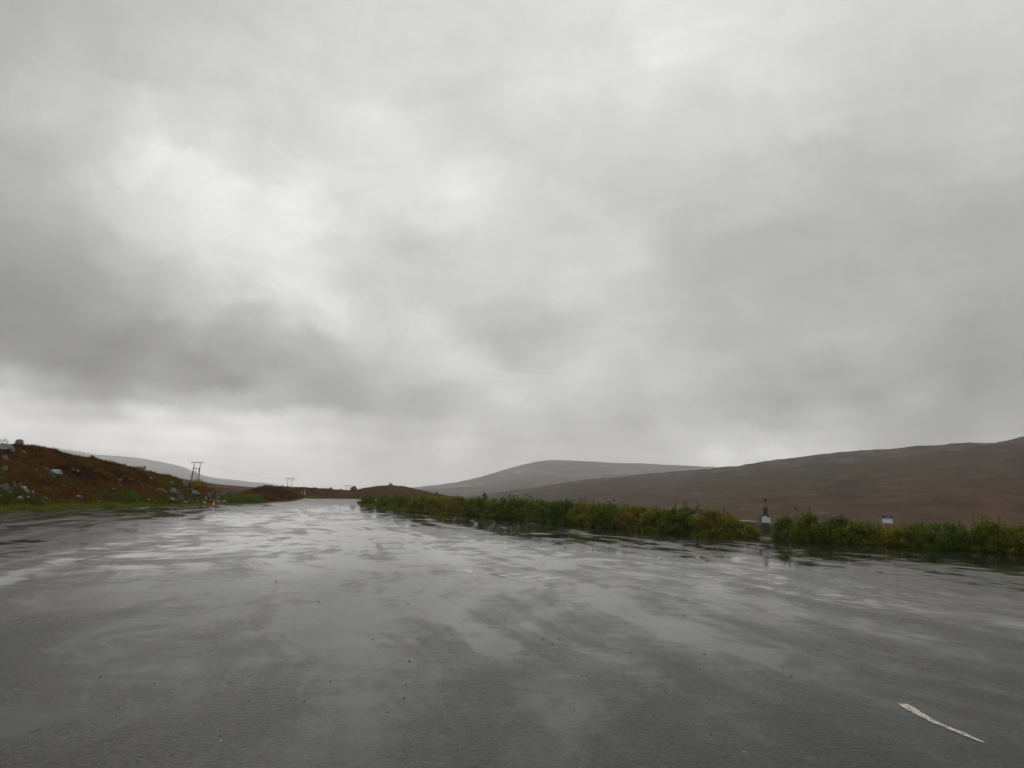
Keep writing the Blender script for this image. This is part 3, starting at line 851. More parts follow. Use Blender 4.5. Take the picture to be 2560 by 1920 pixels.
# ------------------------------------------------------------------ hedge of shrubs
def stems_mesh(w, h, n, mat):
    mb = MB()
    for i in range(n):
        a = random.uniform(0, 2 * math.pi); r = random.uniform(0.02, 0.12)
        b = Vector((math.cos(a) * r, math.sin(a) * r, -0.03))
        m_ = Vector((math.cos(a) * w * 0.25 + random.gauss(0, 0.06), math.sin(a) * w * 0.25 + random.gauss(0, 0.06), h * 0.45))
        e = Vector((math.cos(a) * w * 0.42 + random.gauss(0, 0.12), math.sin(a) * w * 0.42 + random.gauss(0, 0.12), h * random.uniform(0.75, 0.98)))
        mb.tube(b, m_, 0.022, 0.014, 5); mb.tube(m_, e, 0.014, 0.005, 5)
    return mb.mesh("stems", mat)


HEDGE_UP = HEDGE[::-1]


def shrub(xl, xr_, ytop, ybase, tint, label, tv=0.08, sprig=0, back=1.75, dens=1.0, mid=None, thick=1.0):
    """xl..xr_ where it stands along the hedge, its top and its foot"""
    xc = (xl + xr_) / 2
    b = gnd(xc, ybase)
    D = depth(b)
    ga, gb = gnd(xl, interp(HEDGE_UP, xl)), gnd(xr_, interp(HEDGE_UP, xr_))
    w = min(6.5, max(1.6 * thick, (gb - ga).length * 1.12))
    hgt = (ybase - ytop) * D / F
    pos = push(b, back)
    pos.z = 0.0
    fs = max(1.0, D / 52)
    lsz, per = 0.040 * fs, int(98 * dens / fs ** 1.5)
    root = empty("shrub", pos, math.atan2(gb.y - ga.y, gb.x - ga.x), label=label, cat="shrub", group="shrubs in the hedge along the car park")
    n = int((46 * w + 12) * (0.35 + 0.65 * thick))
    C, Rd, tints = [], [], []
    for i in range(n):
        a = random.uniform(0, 2 * math.pi)
        q = random.random() ** 0.5
        zz = random.uniform(0.0, 1.0)
        prof = math.sqrt(max(0, 1 - (max(0, zz - 0.35) / 0.72) ** 2.4)) * (0.86 + 0.14 * min(1, zz / 0.3))
        rr = q * prof
        r = random.uniform(0.16, 0.34)
        C.append((math.cos(a) * rr * (w / 2), math.sin(a) * rr * thick, max(0.12, zz * hgt - r * 0.85))); Rd.append(r)
    tint_c = 0.345 + (tint - 0.37) * 0.52
    V, Fc, T = leaves(C, Rd, per, lsz, tint_c, tv)
    if mid is not None:                       # an inner patch in another leaf tint, darker green on one shrub
        sel = np.array([abs(c[0]) < w * 0.26 and 0.25 * hgt < c[2] < 0.8 * hgt and c[1] > -2 for c in C])
        sel = np.repeat(sel, per); T[sel] = np.clip(mid + rng.normal(0, 0.08, sel.sum()), 0, 1)
    for _ in range(sprig + 1 + int(w * 0.5)):
        a = random.uniform(-0.4, 0.4) * w
        hh = hgt + (random.uniform(0.12, 0.30) if sprig else random.uniform(0.0, 0.04))
        cs = [(a + random.gauss(0, 0.03), random.gauss(0, 0.2), z) for z in np.linspace(hgt * 0.8, hh, 6)]
        v2, f2, t2 = leaves(cs, [0.07] * 6, 14, lsz, tint_c + 0.04, 0.05)
        Fc = np.concatenate([Fc, f2 + len(V)]); V = np.concatenate([V, v2]); T = np.concatenate([T, t2])
    link("foliage", mesh_np("foliage", V, Fc, M['leaf'], False, T), root)
    link("stems", stems_mesh(w, hgt, 9, M['bark']), root)
    return root


S = [
    (896, 945, 1236, 1265, 0.22, "dark green shrub ending the hedge beside the road", 0),
    (940, 985, 1236, 1271, 0.45, "olive shrub second from the road end of the hedge", 0),
    (978, 1030, 1236, 1276, 0.30, "green shrub of the hedge standing before the right foot of the knoll", 0),
    (1022, 1078, 1237, 1283, 0.50, "olive yellow shrub where the knoll meets the far mountain", 0),
    (1068, 1122, 1238, 1287, 0.66, "orange tinged shrub just right of the knoll in the hedge", 0),
    (1112, 1170, 1240, 1291, 0.54, "olive shrub with dark red leaves low down, left of the lone sapling tip", 0),
    (1160, 1222, 1242, 1295, 0.24, "dark green shrub under the lone sapling tip sticking up", 0),
    (1212, 1272, 1244, 1299, 0.36, "mid green shrub right of the lone sapling tip", 0),
    (1262, 1326, 1244, 1302, 0.26, "green shrub with upright sprigs at the middle of the hedge", 4),
    (1316, 1385, 1248, 1307, 0.34, "mid green shrub below the top of the rounded mountain", 0),
    (1376, 1440, 1250, 1313, 0.18, "dark green shrub immediately left of the orange yellow shrub", 0),
    (1430, 1486, 1254, 1317, 0.68, "orange yellow shrub with pointed sprigs at the middle of the hedge", 3),
    (1474, 1556, 1258, 1323, 0.26, "dark green shrub immediately right of the orange yellow shrub", 1),
    (1546, 1628, 1263, 1329, 0.50, "yellow green shrub with a red brown hollow in its middle", 0),
    (1615, 1680, 1270, 1334, 0.48, "low olive yellow shrub left of the tallest dark green one", 0),
    (1670, 1752, 1264, 1339, 0.20, "tall dark green shrub left of the stone pillar, highest of that stretch", 2),
    (1740, 1815, 1273, 1344, 0.52, "olive shrub with red brown leaves left of the boom", 0),
    (1800, 1850, 1284, 1345, 0.54, "low yellow olive shrub at the left end of the boom", 0),
    (1938, 1984, 1286, 1354, 0.32, "green shrub touching the right side of the stone pillar", 0),
    (1980, 2070, 1281, 1359, 0.30, "broad bright green topped shrub, second right of the stone pillar", 1),
    (2058, 2128, 1288, 1362, 0.14, "very dark green shrub between the pillar and the grey stake", 0),
    (2118, 2192, 1302, 1364, 0.36, "olive green shrub just left of the grey stake", 0),
    (2200, 2262, 1313, 1368, 0.60, "yellow orange shrub in front of the blue and white sign", 0),
    (2250, 2328, 1306, 1372, 0.44, "olive yellow shrub right of the blue and white sign", 0),
    (2318, 2408, 1304, 1378, 0.18, "dark green shrub between the blue sign and the dip in the hedge", 0),
    (2396, 2450, 1318, 1380, 0.30, "lower green shrub in the dip of the hedge", 0),
    (2438, 2512, 1300, 1384, 0.34, "green shrub with a tall leafy spike near the right end", 3),
    (2500, 2580, 1308, 1388, 0.52, "yellow olive shrub cut by the right edge of the picture", 0),
    (2570, 2660, 1310, 1395, 0.30, "green shrub beyond the right edge of the picture", 0),
]
MID = {5: 0.66, 13: 0.70, 16: 0.66, 10: 0.10, 22: 0.58}
for i, (a, b, yt, yb, ti, lab, sg) in enumerate(S):
    shrub(a, b, yt, yb, ti, lab, sprig=sg, mid=MID.get(i), thick=0.6 if i in (17, 18) else 1.0)
# low yellow bush behind the boom
shrub(1858, 1890, 1309, 1346, 0.52, "knee high yellow olive bush under the boom beside the pillar", back=0.9, dens=1.0, thick=0.5)
P, H, T = [], [], []
for p in resample(hedge, 0.35):
    if p.x > 27: continue
    for k in range(16):
        q = p + hn * (0.30 + abs(random.gauss(0, 0.4))) + Vector((random.uniform(-0.2, 0.2), random.uniform(-0.2, 0.2), 0))
        P.append((q.x, q.y, 0.05)); H.append(random.uniform(0.10, 0.30) * (1 + 0.6 * fbm(q.x * 0.4, q.y * 0.4)))
        T.append(min(1, max(0, 0.35 + 0.5 * fbm(q.x * 0.3, q.y * 0.3, 4))))
tag(blades("grass", P, H, 0.016, T, M['grass'], 3, 0.08, 0.3), "grass fringe at the foot of the hedge behind the kerb", "grass", None, "stuff")
# the sapling whose tip sticks up out of the hedge
p = push(gnd(1208, 1294), 2.2); p.z = 0
sap = empty("sapling", p, label="lone thin sapling sticking up above the hedge", cat="sapling")
mb = MB(); mb.tube((0, 0, -0.05), (0.03, 0, 1.6), 0.02, 0.012, 6); mb.tube((0.03, 0, 1.6), (0.05, 0, 2.12), 0.012, 0.005, 6)
for q in range(8):
    a = q * 2.4; z = 1.5 + q * 0.07
    mb.tube((0.03, 0, z), (0.03 + math.cos(a) * 0.2, math.sin(a) * 0.2, z + 0.14), 0.006, 0.003, 4)
mb.build("trunk", M['bark'], sap)
cs = [(0.04 + random.gauss(0, 0.12), random.gauss(0, 0.12), random.uniform(1.72, 2.08)) for _ in range(14)]
V, Fc, T = leaves(cs, [0.11] * 14, 16, 0.05, 0.12, 0.05)
link("crown", mesh_np("crown", V, Fc, M['leaf'], False, T), sap)


# ------------------------------------------------------------------ boulders
def boulder_mesh(seed, angular):
    bm = bmesh.new()
    bmesh.ops.create_icosphere(bm, subdivisions=4, radius=1)
    rs = random.Random(seed)
    planes = []
    for _ in range(int(9 + angular * 7)):
        d = Vector((rs.gauss(0, 1), rs.gauss(0, 1), rs.gauss(0.1, 0.8))).normalized()
        planes.append((d, rs.uniform(0.42, 0.85)))
    for v in bm.verts:
        c = v.co.copy()
        for d, o in planes:
            k = c.dot(d)
            if k > o: c -= d * (k - o) * 0.92
        c *= 1 + 0.10 * fbm(c.x * 1.6 + seed, c.y * 1.6, c.z * 1.6, 4) + 0.03 * fbm(c.x * 6, c.y * 6 + seed, c.z * 6, 3)
        v.co = c
    lo = min(v.co.z for v in bm.verts); hi = max(v.co.z for v in bm.verts)
    wx = max(abs(v.co.x) for v in bm.verts)
    for v in bm.verts:
        v.co.x /= 2 * wx; v.co.y /= 2 * wx
        v.co.z = (v.co.z - lo) / (hi - lo) - 0.22        # unit width, sunk a fifth into the ground
    me = bpy.data.meshes.new("boulder"); bm.to_mesh(me); bm.free()
    for p in me.polygons: p.use_smooth = True
    me.materials.append(M['stone'])
    return me


ROCKS = [boulder_mesh(3 + 5 * i, (i % 4) / 3) for i in range(10)]
rock_i = [0]


def boulder(px, py, w, h, label, group=None, trees=None, name="boulder", tilt=0.0):
    """px, py: centre of its foot"""
    p, dist = hit(px, py, trees or [HILL, KNOLL, BV[0]])
    o = bpy.data.objects.new(name, ROCKS[rock_i[0] % len(ROCKS)]); rock_i[0] += 1
    COL.objects.link(o)
    dist = depth(p)
    W = 0.9 * w * dist / F; Hh = h * dist / F
    o.location = p
    o.scale = (W, W * random.uniform(0.7, 1.0), Hh * 1.4)
    o.rotation_euler = (random.gauss(0, 0.06), tilt + random.gauss(0, 0.05), random.uniform(-0.5, 0.5) + random.choice((0, math.pi)))
    tag(o, label, "boulder" if name == "boulder" else "stone", group)
    return o


def z1(x, y): return x / 5.53, 1050 + y / 5.53
def z2(x, y): return 380 + x / 5.53, 1100 + y / 5.53
def z3(x, y): return 640 + x / 4.424, 1140 + y / 4.424


NAMED1 = [
    (265, 332, 125, 60, "flat grey boulder on the skyline beside the bare twigs"),
    (1275, 535, 85, 50, "small pointed boulder on the hill skyline halfway down"),
    (1580, 600, 45, 30, "tiny rounded stone on the skyline between the two skyline boulders"),
    (1940, 715, 190, 85, "long flat boulder on the right part of the hill skyline"),
    (70, 430, 260, 95, "dark grey rock slab just below the skyline at the left edge"),
    (60, 560, 110, 70, "greenish boulder under the dark slab at the left edge"),
    (300, 470, 130, 45, "low lichened rock right of the dark slab"),
    (50, 715, 120, 80, "pale greenish boulder midway down the left edge of the hill"),
    (760, 808, 185, 120, "large round grey boulder alone in the middle of the heather"),
    (640, 705, 90, 42, "low grey rock behind the large round boulder"),
    (1075, 735, 60, 40, "small grey rock right of the large round boulder"),
    (45, 980, 150, 95, "big grey boulder low at the left edge of the hill"),
    (340, 1012, 130, 75, "broad grey boulder in the middle of the stone pile"),
    (325, 955, 110, 40, "flat slab lying on top of the stone pile"),
    (445, 1040, 75, 62, "upright grey boulder at the right end of the stone pile"),
    (130, 1035, 95, 52, "pale boulder between the big left boulder and the stone pile"),
    (255, 1110, 145, 52, "long dark grey slab at the foot of the stone pile"),
    (15, 1095, 70, 65, "grey boulder in the grass at the left picture edge"),
    (1085, 1108, 118, 62, "pale wedge shaped boulder standing in the grass strip"),
    (615, 972, 66, 45, "rounded grey boulder right of the stone pile"),
    (1655, 850, 92, 38, "low pale rock in the rust coloured heather patch"),
    (2085, 840, 72, 48, "grey rock below the long flat skyline boulder"),
    (1870, 1135, 62, 42, "grey rock in the grass left of the dark slabs"),
    (1360, 1135, 100, 28, "flat pale stone in the grass right of the wedge boulder"),
]
for x, y, w, h, lab in NAMED1:
    boulder(*z1(x, y), w / 5.53, h / 5.53, lab, "boulders on the left hillside")
PILE = [(190, 888, 62, 42), (205, 935, 82, 46), (275, 905, 46, 36), (410, 905, 42, 32), (290, 1028, 52, 22), (370, 1088, 82, 32), (460, 1088, 62, 22), (520, 1030, 38, 32), (580, 1140, 72, 27), (620, 1100, 82, 36), (575, 1088, 42, 22), (30, 815, 72, 28), (470, 1120, 60, 22), (400, 1105, 40, 18), (150, 965, 50, 25)]
for x, y, w, h in PILE:
    boulder(*z1(x, y), w / 5.53, h / 5.53, "small grey stone in the stone pile low on the left part of the hill", "stones in the pile", name="stone")
SCAT = [(555, 795, 46, 42), (490, 712, 60, 26), (1000, 700, 110, 20), (730, 922, 56, 24), (880, 930, 86, 27), (950, 838, 36, 21), (1100, 1024, 50, 21), (1570, 1085, 26, 21), (1700, 808, 46, 26), (1790, 833, 52, 21), (1670, 914, 46, 16), (1565, 968, 62, 23), (1465, 1000, 66, 26), (1960, 898, 32, 21), (2055, 1120, 62, 26), (2200, 968, 32, 21), (1705, 1088, 36, 21), (1250, 905, 30, 14), (830, 965, 24, 14), (690, 1045, 26, 14), (1385, 850, 26, 14), (900, 955, 44, 16), (975, 945, 40, 14), (1130, 770, 36, 20), (2010, 950, 40, 16)]
for x, y, w, h in SCAT:
    boulder(*z1(x, y), w / 5.53, h / 5.53, "small stone lying alone in the heather on the left hillside", "stones scattered on the hillside", name="stone")
NAMED2 = [
    (260, 628, 105, 50, "weathered pale boulder below the skyline left of the pylon"),
    (450, 632, 115, 62, "dark grey rock on the skyline at the foot of the pylon"),
    (310, 748, 195, 75, "largest slab of the rocky slope left of the cone, tilted"),
    (400, 842, 135, 70, "pale slab with a sharp edge pointing down to the car park"),
    (270, 850, 92, 52, "dark rock left of the pale sharp edged slab"),
    (540, 712, 112, 42, "flat rock below the pylon legs"),
    (590, 782, 92, 72, "leaning grey slab between the sharp edged slab and the cone"),
    (640, 770, 62, 42, "small leaning rock right of the leaning grey slab"),
    (780, 820, 95, 92, "upright dark boulder up the slope from the cone"),
    (890, 832, 112, 76, "blocky grey boulder right of the upright dark boulder"),
    (985, 765, 92, 38, "flat boulder on top of the rocky end left of the green grass clump"),
    (1020, 738, 38, 38, "small upright stone at the right tip of the rocky end"),
    (620, 878, 92, 50, "rounded boulder near the car park edge left of the cone"),
    (740, 832, 72, 38, "low grey rock left of the upright dark boulder's foot"),
    (720, 885, 72, 28, "flat stone at the car park edge just left of the cone"),
    (900, 866, 115, 38, "long low slab directly behind the cone"),
    (1000, 878, 82, 38, "pale boulder at the car park edge just right of the cone"),
    (1210, 712, 115, 45, "dark flat outcrop on the moor behind the green grass clump"),
    (1130, 732, 82, 27, "thin dark slab left of the flat outcrop on the moor"),
]
for x, y, w, h, lab in NAMED2:
    boulder(*z2(x, y), w / 5.53, h / 5.53, lab, "boulders on the rocky end of the hill", tilt=0.15)
END = [(130, 705, 92, 32), (340, 862, 62, 42), (450, 875, 102, 32), (500, 712, 42, 36), (830, 747, 42, 21), (910, 770, 62, 32), (920, 882, 102, 26), (810, 845, 62, 22), (690, 850, 50, 24), (560, 870, 50, 22), (860, 720, 40, 18), (180, 730, 60, 24), (70, 695, 50, 20), (510, 850, 46, 22)]
for x, y, w, h in END:
    boulder(*z2(x, y), w / 5.53, h / 5.53, "small grey stone wedged between the larger rocks left of the cone", "stones at the rocky end of the hill", name="stone", tilt=0.15)
KN = [
    (295, 342, 52, 20, "low boulder on the knoll skyline left of the two legged pylon"),
    (830, 364, 38, 17, "small boulder on the bank skyline left of the farthest pylon"),
    (1086, 385, 98, 48, "large dome shaped boulder right of the farthest pylon"),
    (1180, 364, 30, 11, "small rock between the dome boulder and the cairn"),
    (1490, 322, 50, 17, "broad boulder crowning the knoll under the standing stone"),
    (2000, 425, 50, 25, "dark boulder at the right foot of the knoll"),
    (1890, 438, 30, 11, "pale flat stone left of the dark boulder at the knoll foot"),
    (940, 374, 30, 12, "small rock on the bank left of the farthest pylon's foot"),
    (500, 440, 56, 40, "dark rounded rock beside the leaning white marker post"),
]
for x, y, w, h, lab in KN:
    boulder(*z3(x, y), w / 4.424, h / 4.424, lab, "boulders on the knoll", trees=[KNOLL])
p, dist = hit(*z3(1490, 318), [KNOLL])
o = link("standing_stone", ROCKS[5], loc=p + Vector((-0.3, 0, 17 / 4.424 * dist / F * 0.85)), label="thin standing stone set upright on the knoll's top boulder", cat="stone")
o.scale = (0.45, 0.4, 0.85)


# ------------------------------------------------------------------ bare twiggy shrub on the skyline
p, dist = hit(6, 1112, [HILL])
tw = empty("bare_shrub", p, label="bare reddish twiggy shrub on the skyline at the left picture edge", cat="shrub")
mb = MB()
sc_ = dist / F


def twig(a, d, L, r, n):
    b = a + d * L
    mb.tube(a, b, r, r * 0.6, 5)
    if n:
        for _ in range(3):
            dd = (d + Vector((random.gauss(0.25, 0.45), random.gauss(0, 0.45), random.gauss(0.12, 0.3)))).normalized()
            twig(a.lerp(b, random.uniform(0.6, 1)), dd, L * random.uniform(0.5, 0.75), r * 0.55, n - 1)


for q in range(6):
    twig(Vector((random.gauss(0, 0.15), random.gauss(0, 0.1), -0.05)), Vector((random.gauss(0.35, 0.35), random.gauss(0, 0.3), 1)).normalized(), 0.32, 0.014, 3)
mb.build("twigs", M['pink_twig'], tw)


# ------------------------------------------------------------------ power pylons
def place(px, D):
    a, _ = azel(px, 1240)
    x, y = D * math.sin(a), D * math.cos(a)
    return Vector((x, y, drop(x, y)))


TOPS = {}


def pylon(px, D, ytop, braced, wood, label):
    b = place(px, D)
    a, e = azel(px, ytop)
    zt = EYE + b.xy.length * math.tan(e)
    Hh = zt - b.z
    root = empty("power_pylon", b, label=label, cat="pylon", group="power pylons along the line")
    s, half = 1.55, 3.5
    if braced:
        for sx in (-1, 1):
            MB().tube((sx * s + 0.25 * sx - 0.2, 0, -0.3), (sx * s, 0, Hh), 0.23, 0.18, 8).build("leg", M[wood], root)
            MB().tube((sx * s - 0.55, -2.1, -0.3), (sx * s - 0.05, -0.30, Hh * 0.80), 0.21, 0.17, 8).build("leg", M[wood], root)
        MB().box((0, -0.02, Hh * 0.735), (2 * s - 0.2, 0.16, 0.26)).build("tie_beam", M[wood], root)
    else:
        for sx in (-1, 1):
            MB().tube((sx * s, 0, -0.3), (sx * s, 0, Hh), 0.21, 0.16, 8).build("leg", M[wood], root)
    MB().box((0, -0.22, Hh - 0.02), (2 * half, 0.16, 0.30)).build("crossarm", M[wood], root)
    pts_ = []
    for k in (-1, 0, 1):
        x = k * (half - 0.45)
        if braced:
            m_ = MB(); m_.tube((x, -0.2, Hh + 0.13), (x, -0.2, Hh + 0.75), 0.05, 0.04, 6); m_.tube((x, -0.2, Hh + 0.35), (x, -0.2, Hh + 0.62), 0.11, 0.07, 8)
            m_.build("insulator", M['ceramic'], root); z = Hh + 0.72
        else:
            m_ = MB(); m_.tube((x, -0.2, Hh - 0.17), (x, -0.2, Hh - 1.1), 0.04, 0.04, 6); m_.tube((x, -0.2, Hh - 0.4), (x, -0.2, Hh - 1.0), 0.11, 0.11, 8)
            m_.build("insulator", M['ceramic'], root); z = Hh - 1.1
        pts_.append(b + Vector((x, -0.2, z)))
    return pts_


A = pylon(485.4, 434, 1156, True, 'dark_wood', "dark four legged timber pylon, nearest and tallest of the line")
B = pylon(722, 585, 1195.5, False, 'grey_wood', "two legged pylon standing behind the knoll, second of the line")
C3 = pylon(869, 720, 1214, False, 'grey_wood', "smallest two legged pylon left of the dome boulder, farthest of the line")


def cable(a, b, label, grp):
    mb = MB(); n = 14
    prev = a
    for i in range(1, n + 1):
        f = i / n
        q = a.lerp(b, f); q.z -= 4 * f * (1 - f) * 1.8
        mb.tube(prev, q, 0.014, 0.014, 4); prev = q
    mb.build("power_cable", M['wire'], label=label, cat="cable", group=grp)


for nm, i in (("left", 0), ("middle", 1), ("right", 2)):
    cable(A[i], B[i], f"{nm} cable strung from the four legged pylon to the two legged one", "cables of the nearer span")
    cable(B[i], C3[i], f"{nm} cable strung from the second pylon to the farthest pylon", "cables of the farther span")

b = place(483.5, 1180)
_, e = azel(483.5, 1166.5)
Hh = EYE + 1180 * math.tan(e) - b.z
mast = empty("lattice_mast", b, label="faint grey mast seen between the legs of the nearest pylon", cat="mast")
mb = MB()
for sx in (-0.35, 0.35):
    for sy in (-0.35, 0.35): mb.tube((sx * 1.6, sy * 1.6, -0.5), (sx * 0.5, sy * 0.5, Hh), 0.12, 0.09, 4)
for q in range(12):
    z = Hh * q / 12; w = 0.56 - 0.36 * q / 12
    mb.tube((-w, -w, z), (w, -w, z + Hh / 12), 0.06, 0.06, 4); mb.tube((w, w, z), (-w, w, z + Hh / 12), 0.06, 0.06, 4)
mb.build("tower", M['steel'], mast)
for ya, wpx in ((1178.4, 5), (1181, 6), (1183.6, 8), (1188.5, 8)):
    _, e = azel(483.5, ya)
    MB().box((0, 0, EYE + 1180 * math.tan(e) - b.z), (wpx * 1180 / F, 0.4, 0.4)).build("crossarm", M['steel'], mast)

# ------------------------------------------------------------------ traffic cone, marker post
p = gnd(533.5, 1265.5)
cone = empty("traffic_cone", p, label="orange and white traffic cone at the left edge of the car park", cat="traffic cone")
MB().box((0, 0, 0.02), (0.34, 0.34, 0.04), bevel=0.008).build("base", M['orange'], cone)
MB().lathe([(0.135, 0.04), (0.108, 0.16)]).build("body", M['orange'], cone, True)
MB().lathe([(0.110, 0.16), (0.086, 0.26)]).build("reflective_band", M['white'], cone, True)
MB().lathe([(0.085, 0.26), (0.063, 0.36)]).build("body", M['orange'], cone, True)
MB().lathe([(0.064, 0.36), (0.050, 0.42)]).build("reflective_band", M['white'], cone, True)
MB().lathe([(0.049, 0.42), (0.034, 0.50), (0.026, 0.51)]).build("body", M['orange'], cone, True)
p, dist = hit(763, 1240, [KNOLL, BV[0]])
mp = empty("marker_post", p, label="white marker post leaning left at the far end of the road", cat="marker post")
H_ = 13.5 * dist / F
mp.rotation_euler = (0, -0.20, 0)
MB().box((0, 0, H_ / 2 - 0.1), (0.24, 0.09, H_ + 0.2), bevel=0.02).build("post", M['white'], mp)
MB().box((0, -0.05, H_ - 0.28), (0.20, 0.012, 0.16)).build("reflector", M['steel'], mp)


# ------------------------------------------------------------------ signs
def scribble(mb, x0, x1, zc, h, y, dens=1.0):
    """rows of letter-like strokes, as illegible as in the photograph"""
    mb.box(((x0 + x1) / 2, y + 0.001, zc), (x1 - x0, 0.004, h * 0.22))
    x = x0
    while x < x1:
        w = h * random.uniform(0.45, 0.75)
        if random.random() < 0.86:
            k = random.choice((0, 1, 2, 3)); s = h * 0.20
            if k in (0, 1, 3): mb.box((x, y, zc), (s, 0.004, h))
            if k in (1, 2): mb.box((x + w * 0.55, y, zc), (s, 0.004, h * 0.9))
            if k in (0, 2, 3): mb.box((x + w * 0.3, y - 0.001, zc + h * 0.38), (w * 0.6, 0.003, s))
            if k in (2, 3): mb.box((x + w * 0.3, y - 0.001, zc - h * 0.38), (w * 0.6, 0.003, s))
        x += w + h * 0.28
    return mb


p = push(gnd(1911, 1342.5), 0.55)
p.z = 0.03
mm = p.y / F                                     # metres per photograph pixel there
pil = empty("stone_pillar", p, label="stepped grey stone pillar with a dark star on top", cat="pillar")
MB().box((0, 0, 0.30), (27 * mm, 0.62, 0.66), bevel=0.03).build("base_block", M['pillar_stone'], pil)
MB().box((0, 0, 0.665), (29.5 * mm, 0.68, 0.07), bevel=0.015).build("ledge", M['ledge_stone'], pil)
MB().box((0, 0, 0.945), (20 * mm, 0.46, 0.49), bevel=0.02).build("middle_block", M['pillar_stone'], pil)
MB().box((0.04, 0, 1.22), (21.5 * mm, 0.50, 0.06), bevel=0.015).build("ledge", M['ledge_stone'], pil)
MB().box((0.06, 0, 1.475), (10 * mm, 0.24, 0.45), bevel=0.015).build("column", M['pillar_stone'], pil)
MB().box((0.08, 0, 1.72), (14 * mm, 0.32, 0.04), bevel=0.008).build("cap", M['ledge_stone'], pil)
MB().tube((0.08, 0, 1.74), (0.08, 0, 2.10), 0.012, 0.010, 6).build("rod", M['rust'], pil)
st = [(math.sin(k * math.pi / 5) * (0.105 if k % 2 == 0 else 0.048), math.cos(k * math.pi / 5) * (0.105 if k % 2 == 0 else 0.048)) for k in range(10)]
o = MB().prism(st, -0.025, 0.025).build("star", M['rust'], pil); o.location = (0.08, 0, 2.15)
sg = empty("sign_board", p + Vector((0.02, -0.26, 0.0)), label="white notice board with two lines of text fixed to the stone pillar", cat="sign")
MB().box((0, 0, 0.955), (20.5 * mm, 0.02, 13 * mm), bevel=0.004).build("board", M['white'], sg)
for zz in (3.2, -2.4): scribble(MB(), -8 * mm, 7.6 * mm, 0.955 + zz * mm, 2.1 * mm, -0.013).build("text_line", M['ink'], sg)
s2 = empty("name_plate", p + Vector((-0.04, -0.255, 0.0)), label="small white plate above the notice board on the pillar", cat="sign")
MB().box((0, 0, 1.145), (9 * mm, 0.015, 2.6 * mm), bevel=0.003).build("plate", M['white'], s2)

bl = push(gnd(1858, 1343), 0.75); bl.z = 0.03
bo = empty("barrier_boom", bl, label="pale boom pole reaching from the hedge to the stone pillar", cat="barrier")
dxb = (p + Vector((-0.33, -0.05, 0)) - bl)
MB().tube((-1.1, 0.2, 0.90), (dxb.x, dxb.y, 0.83), 0.035, 0.03, 10).build("pole", M['cream'], bo, True)
MB().tube((-0.9, 0.2, -0.05), (-0.9, 0.2, 0.93), 0.05, 0.05, 10).build("post", M['steel'], bo, True)

q = push(gnd(2221, 1366), 2.3); q.z = 0.0
mm2 = q.y / F
zt = EYE + q.xy.length * math.tan(azel(2221, 1288.8)[1])
bs = empty("information_sign", q, label="blue and white information sign showing above the yellow orange shrub", cat="sign")
MB().box((0, 0, zt - 3.6 * mm2), (25 * mm2, 0.022, 7.2 * mm2), bevel=0.003).build("header", M['blue'], bs)
MB().box((0, 0.001, zt - 13 * mm2), (25.4 * mm2, 0.022, 11.4 * mm2), bevel=0.003).build("panel", M['white'], bs)
for x0_, x1_, zz, hh, mt in ((-9, 9, 1.9, 1.9, 'pale_ink'), (-3, 6, 5.2, 1.7, 'pale_ink'), (-11.5, -7.5, 10, 2.2, 'ink'), (-4, 10, 10, 2.2, 'ink')):
    scribble(MB(), x0_ * mm2, x1_ * mm2, zt - zz * mm2, hh * mm2, -0.014).build("text_line", M[mt], bs)
for sx in (-1, 1): MB().tube((sx * 9 * mm2, 0.045, -0.2), (sx * 9 * mm2, 0.045, zt - 1 * mm2), 0.03, 0.03, 8).build("post", M['steel'], bs, True)
q = push(gnd(2196.5, 1366), 2.0); q.z = 0
sk = empty("stake", q, label="short grey stake with a white band in the gap of the hedge", cat="stake")
zt = EYE + q.xy.length * math.tan(azel(2199, 1301)[1])
MB().tube((0, 0, -0.1), (0.03, 0, zt), 0.05, 0.045, 10).build("post", M['grey_wood'], sk, True)
MB().tube((0.020, 0, zt * 0.64), (0.0215, 0, zt * 0.71), 0.056, 0.056, 10).build("reflective_band", M['white'], sk, True)


# ------------------------------------------------------------------ painted marks on the asphalt
def stroke(name, pixels, width, mat, label, jitter=0.12, taper=None):
    P_ = [gnd(x, y) for x, y in pixels]
    P_ = resample(P_, 0.04)
    n = len(P_)
    c = sum(P_, Vector()) / n
    V, Q = [], []
    for i, q in enumerate(P_):
        d = (P_[min(n - 1, i + 1)] - P_[max(0, i - 1)])
        nrm_ = Vector((-d.y, d.x, 0)).normalized()
        k = i / max(1, n - 1)
        w = width * (1 + jitter * fbm(i * 0.5, width * 100, len(pixels))) * (interp(taper, k) if taper else 1)
        a, b = q + nrm_ * w / 2 - c, q - nrm_ * w / 2 - c
        V += [(a.x, a.y, 0.004), (b.x, b.y, 0.004)]
    for i in range(n - 1): Q.append((2 * i, 2 * i + 1, 2 * i + 3, 2 * i + 2))
    return link(name, mesh_np(name, V, Q, M[mat]), loc=c, label=label, cat="road marking")


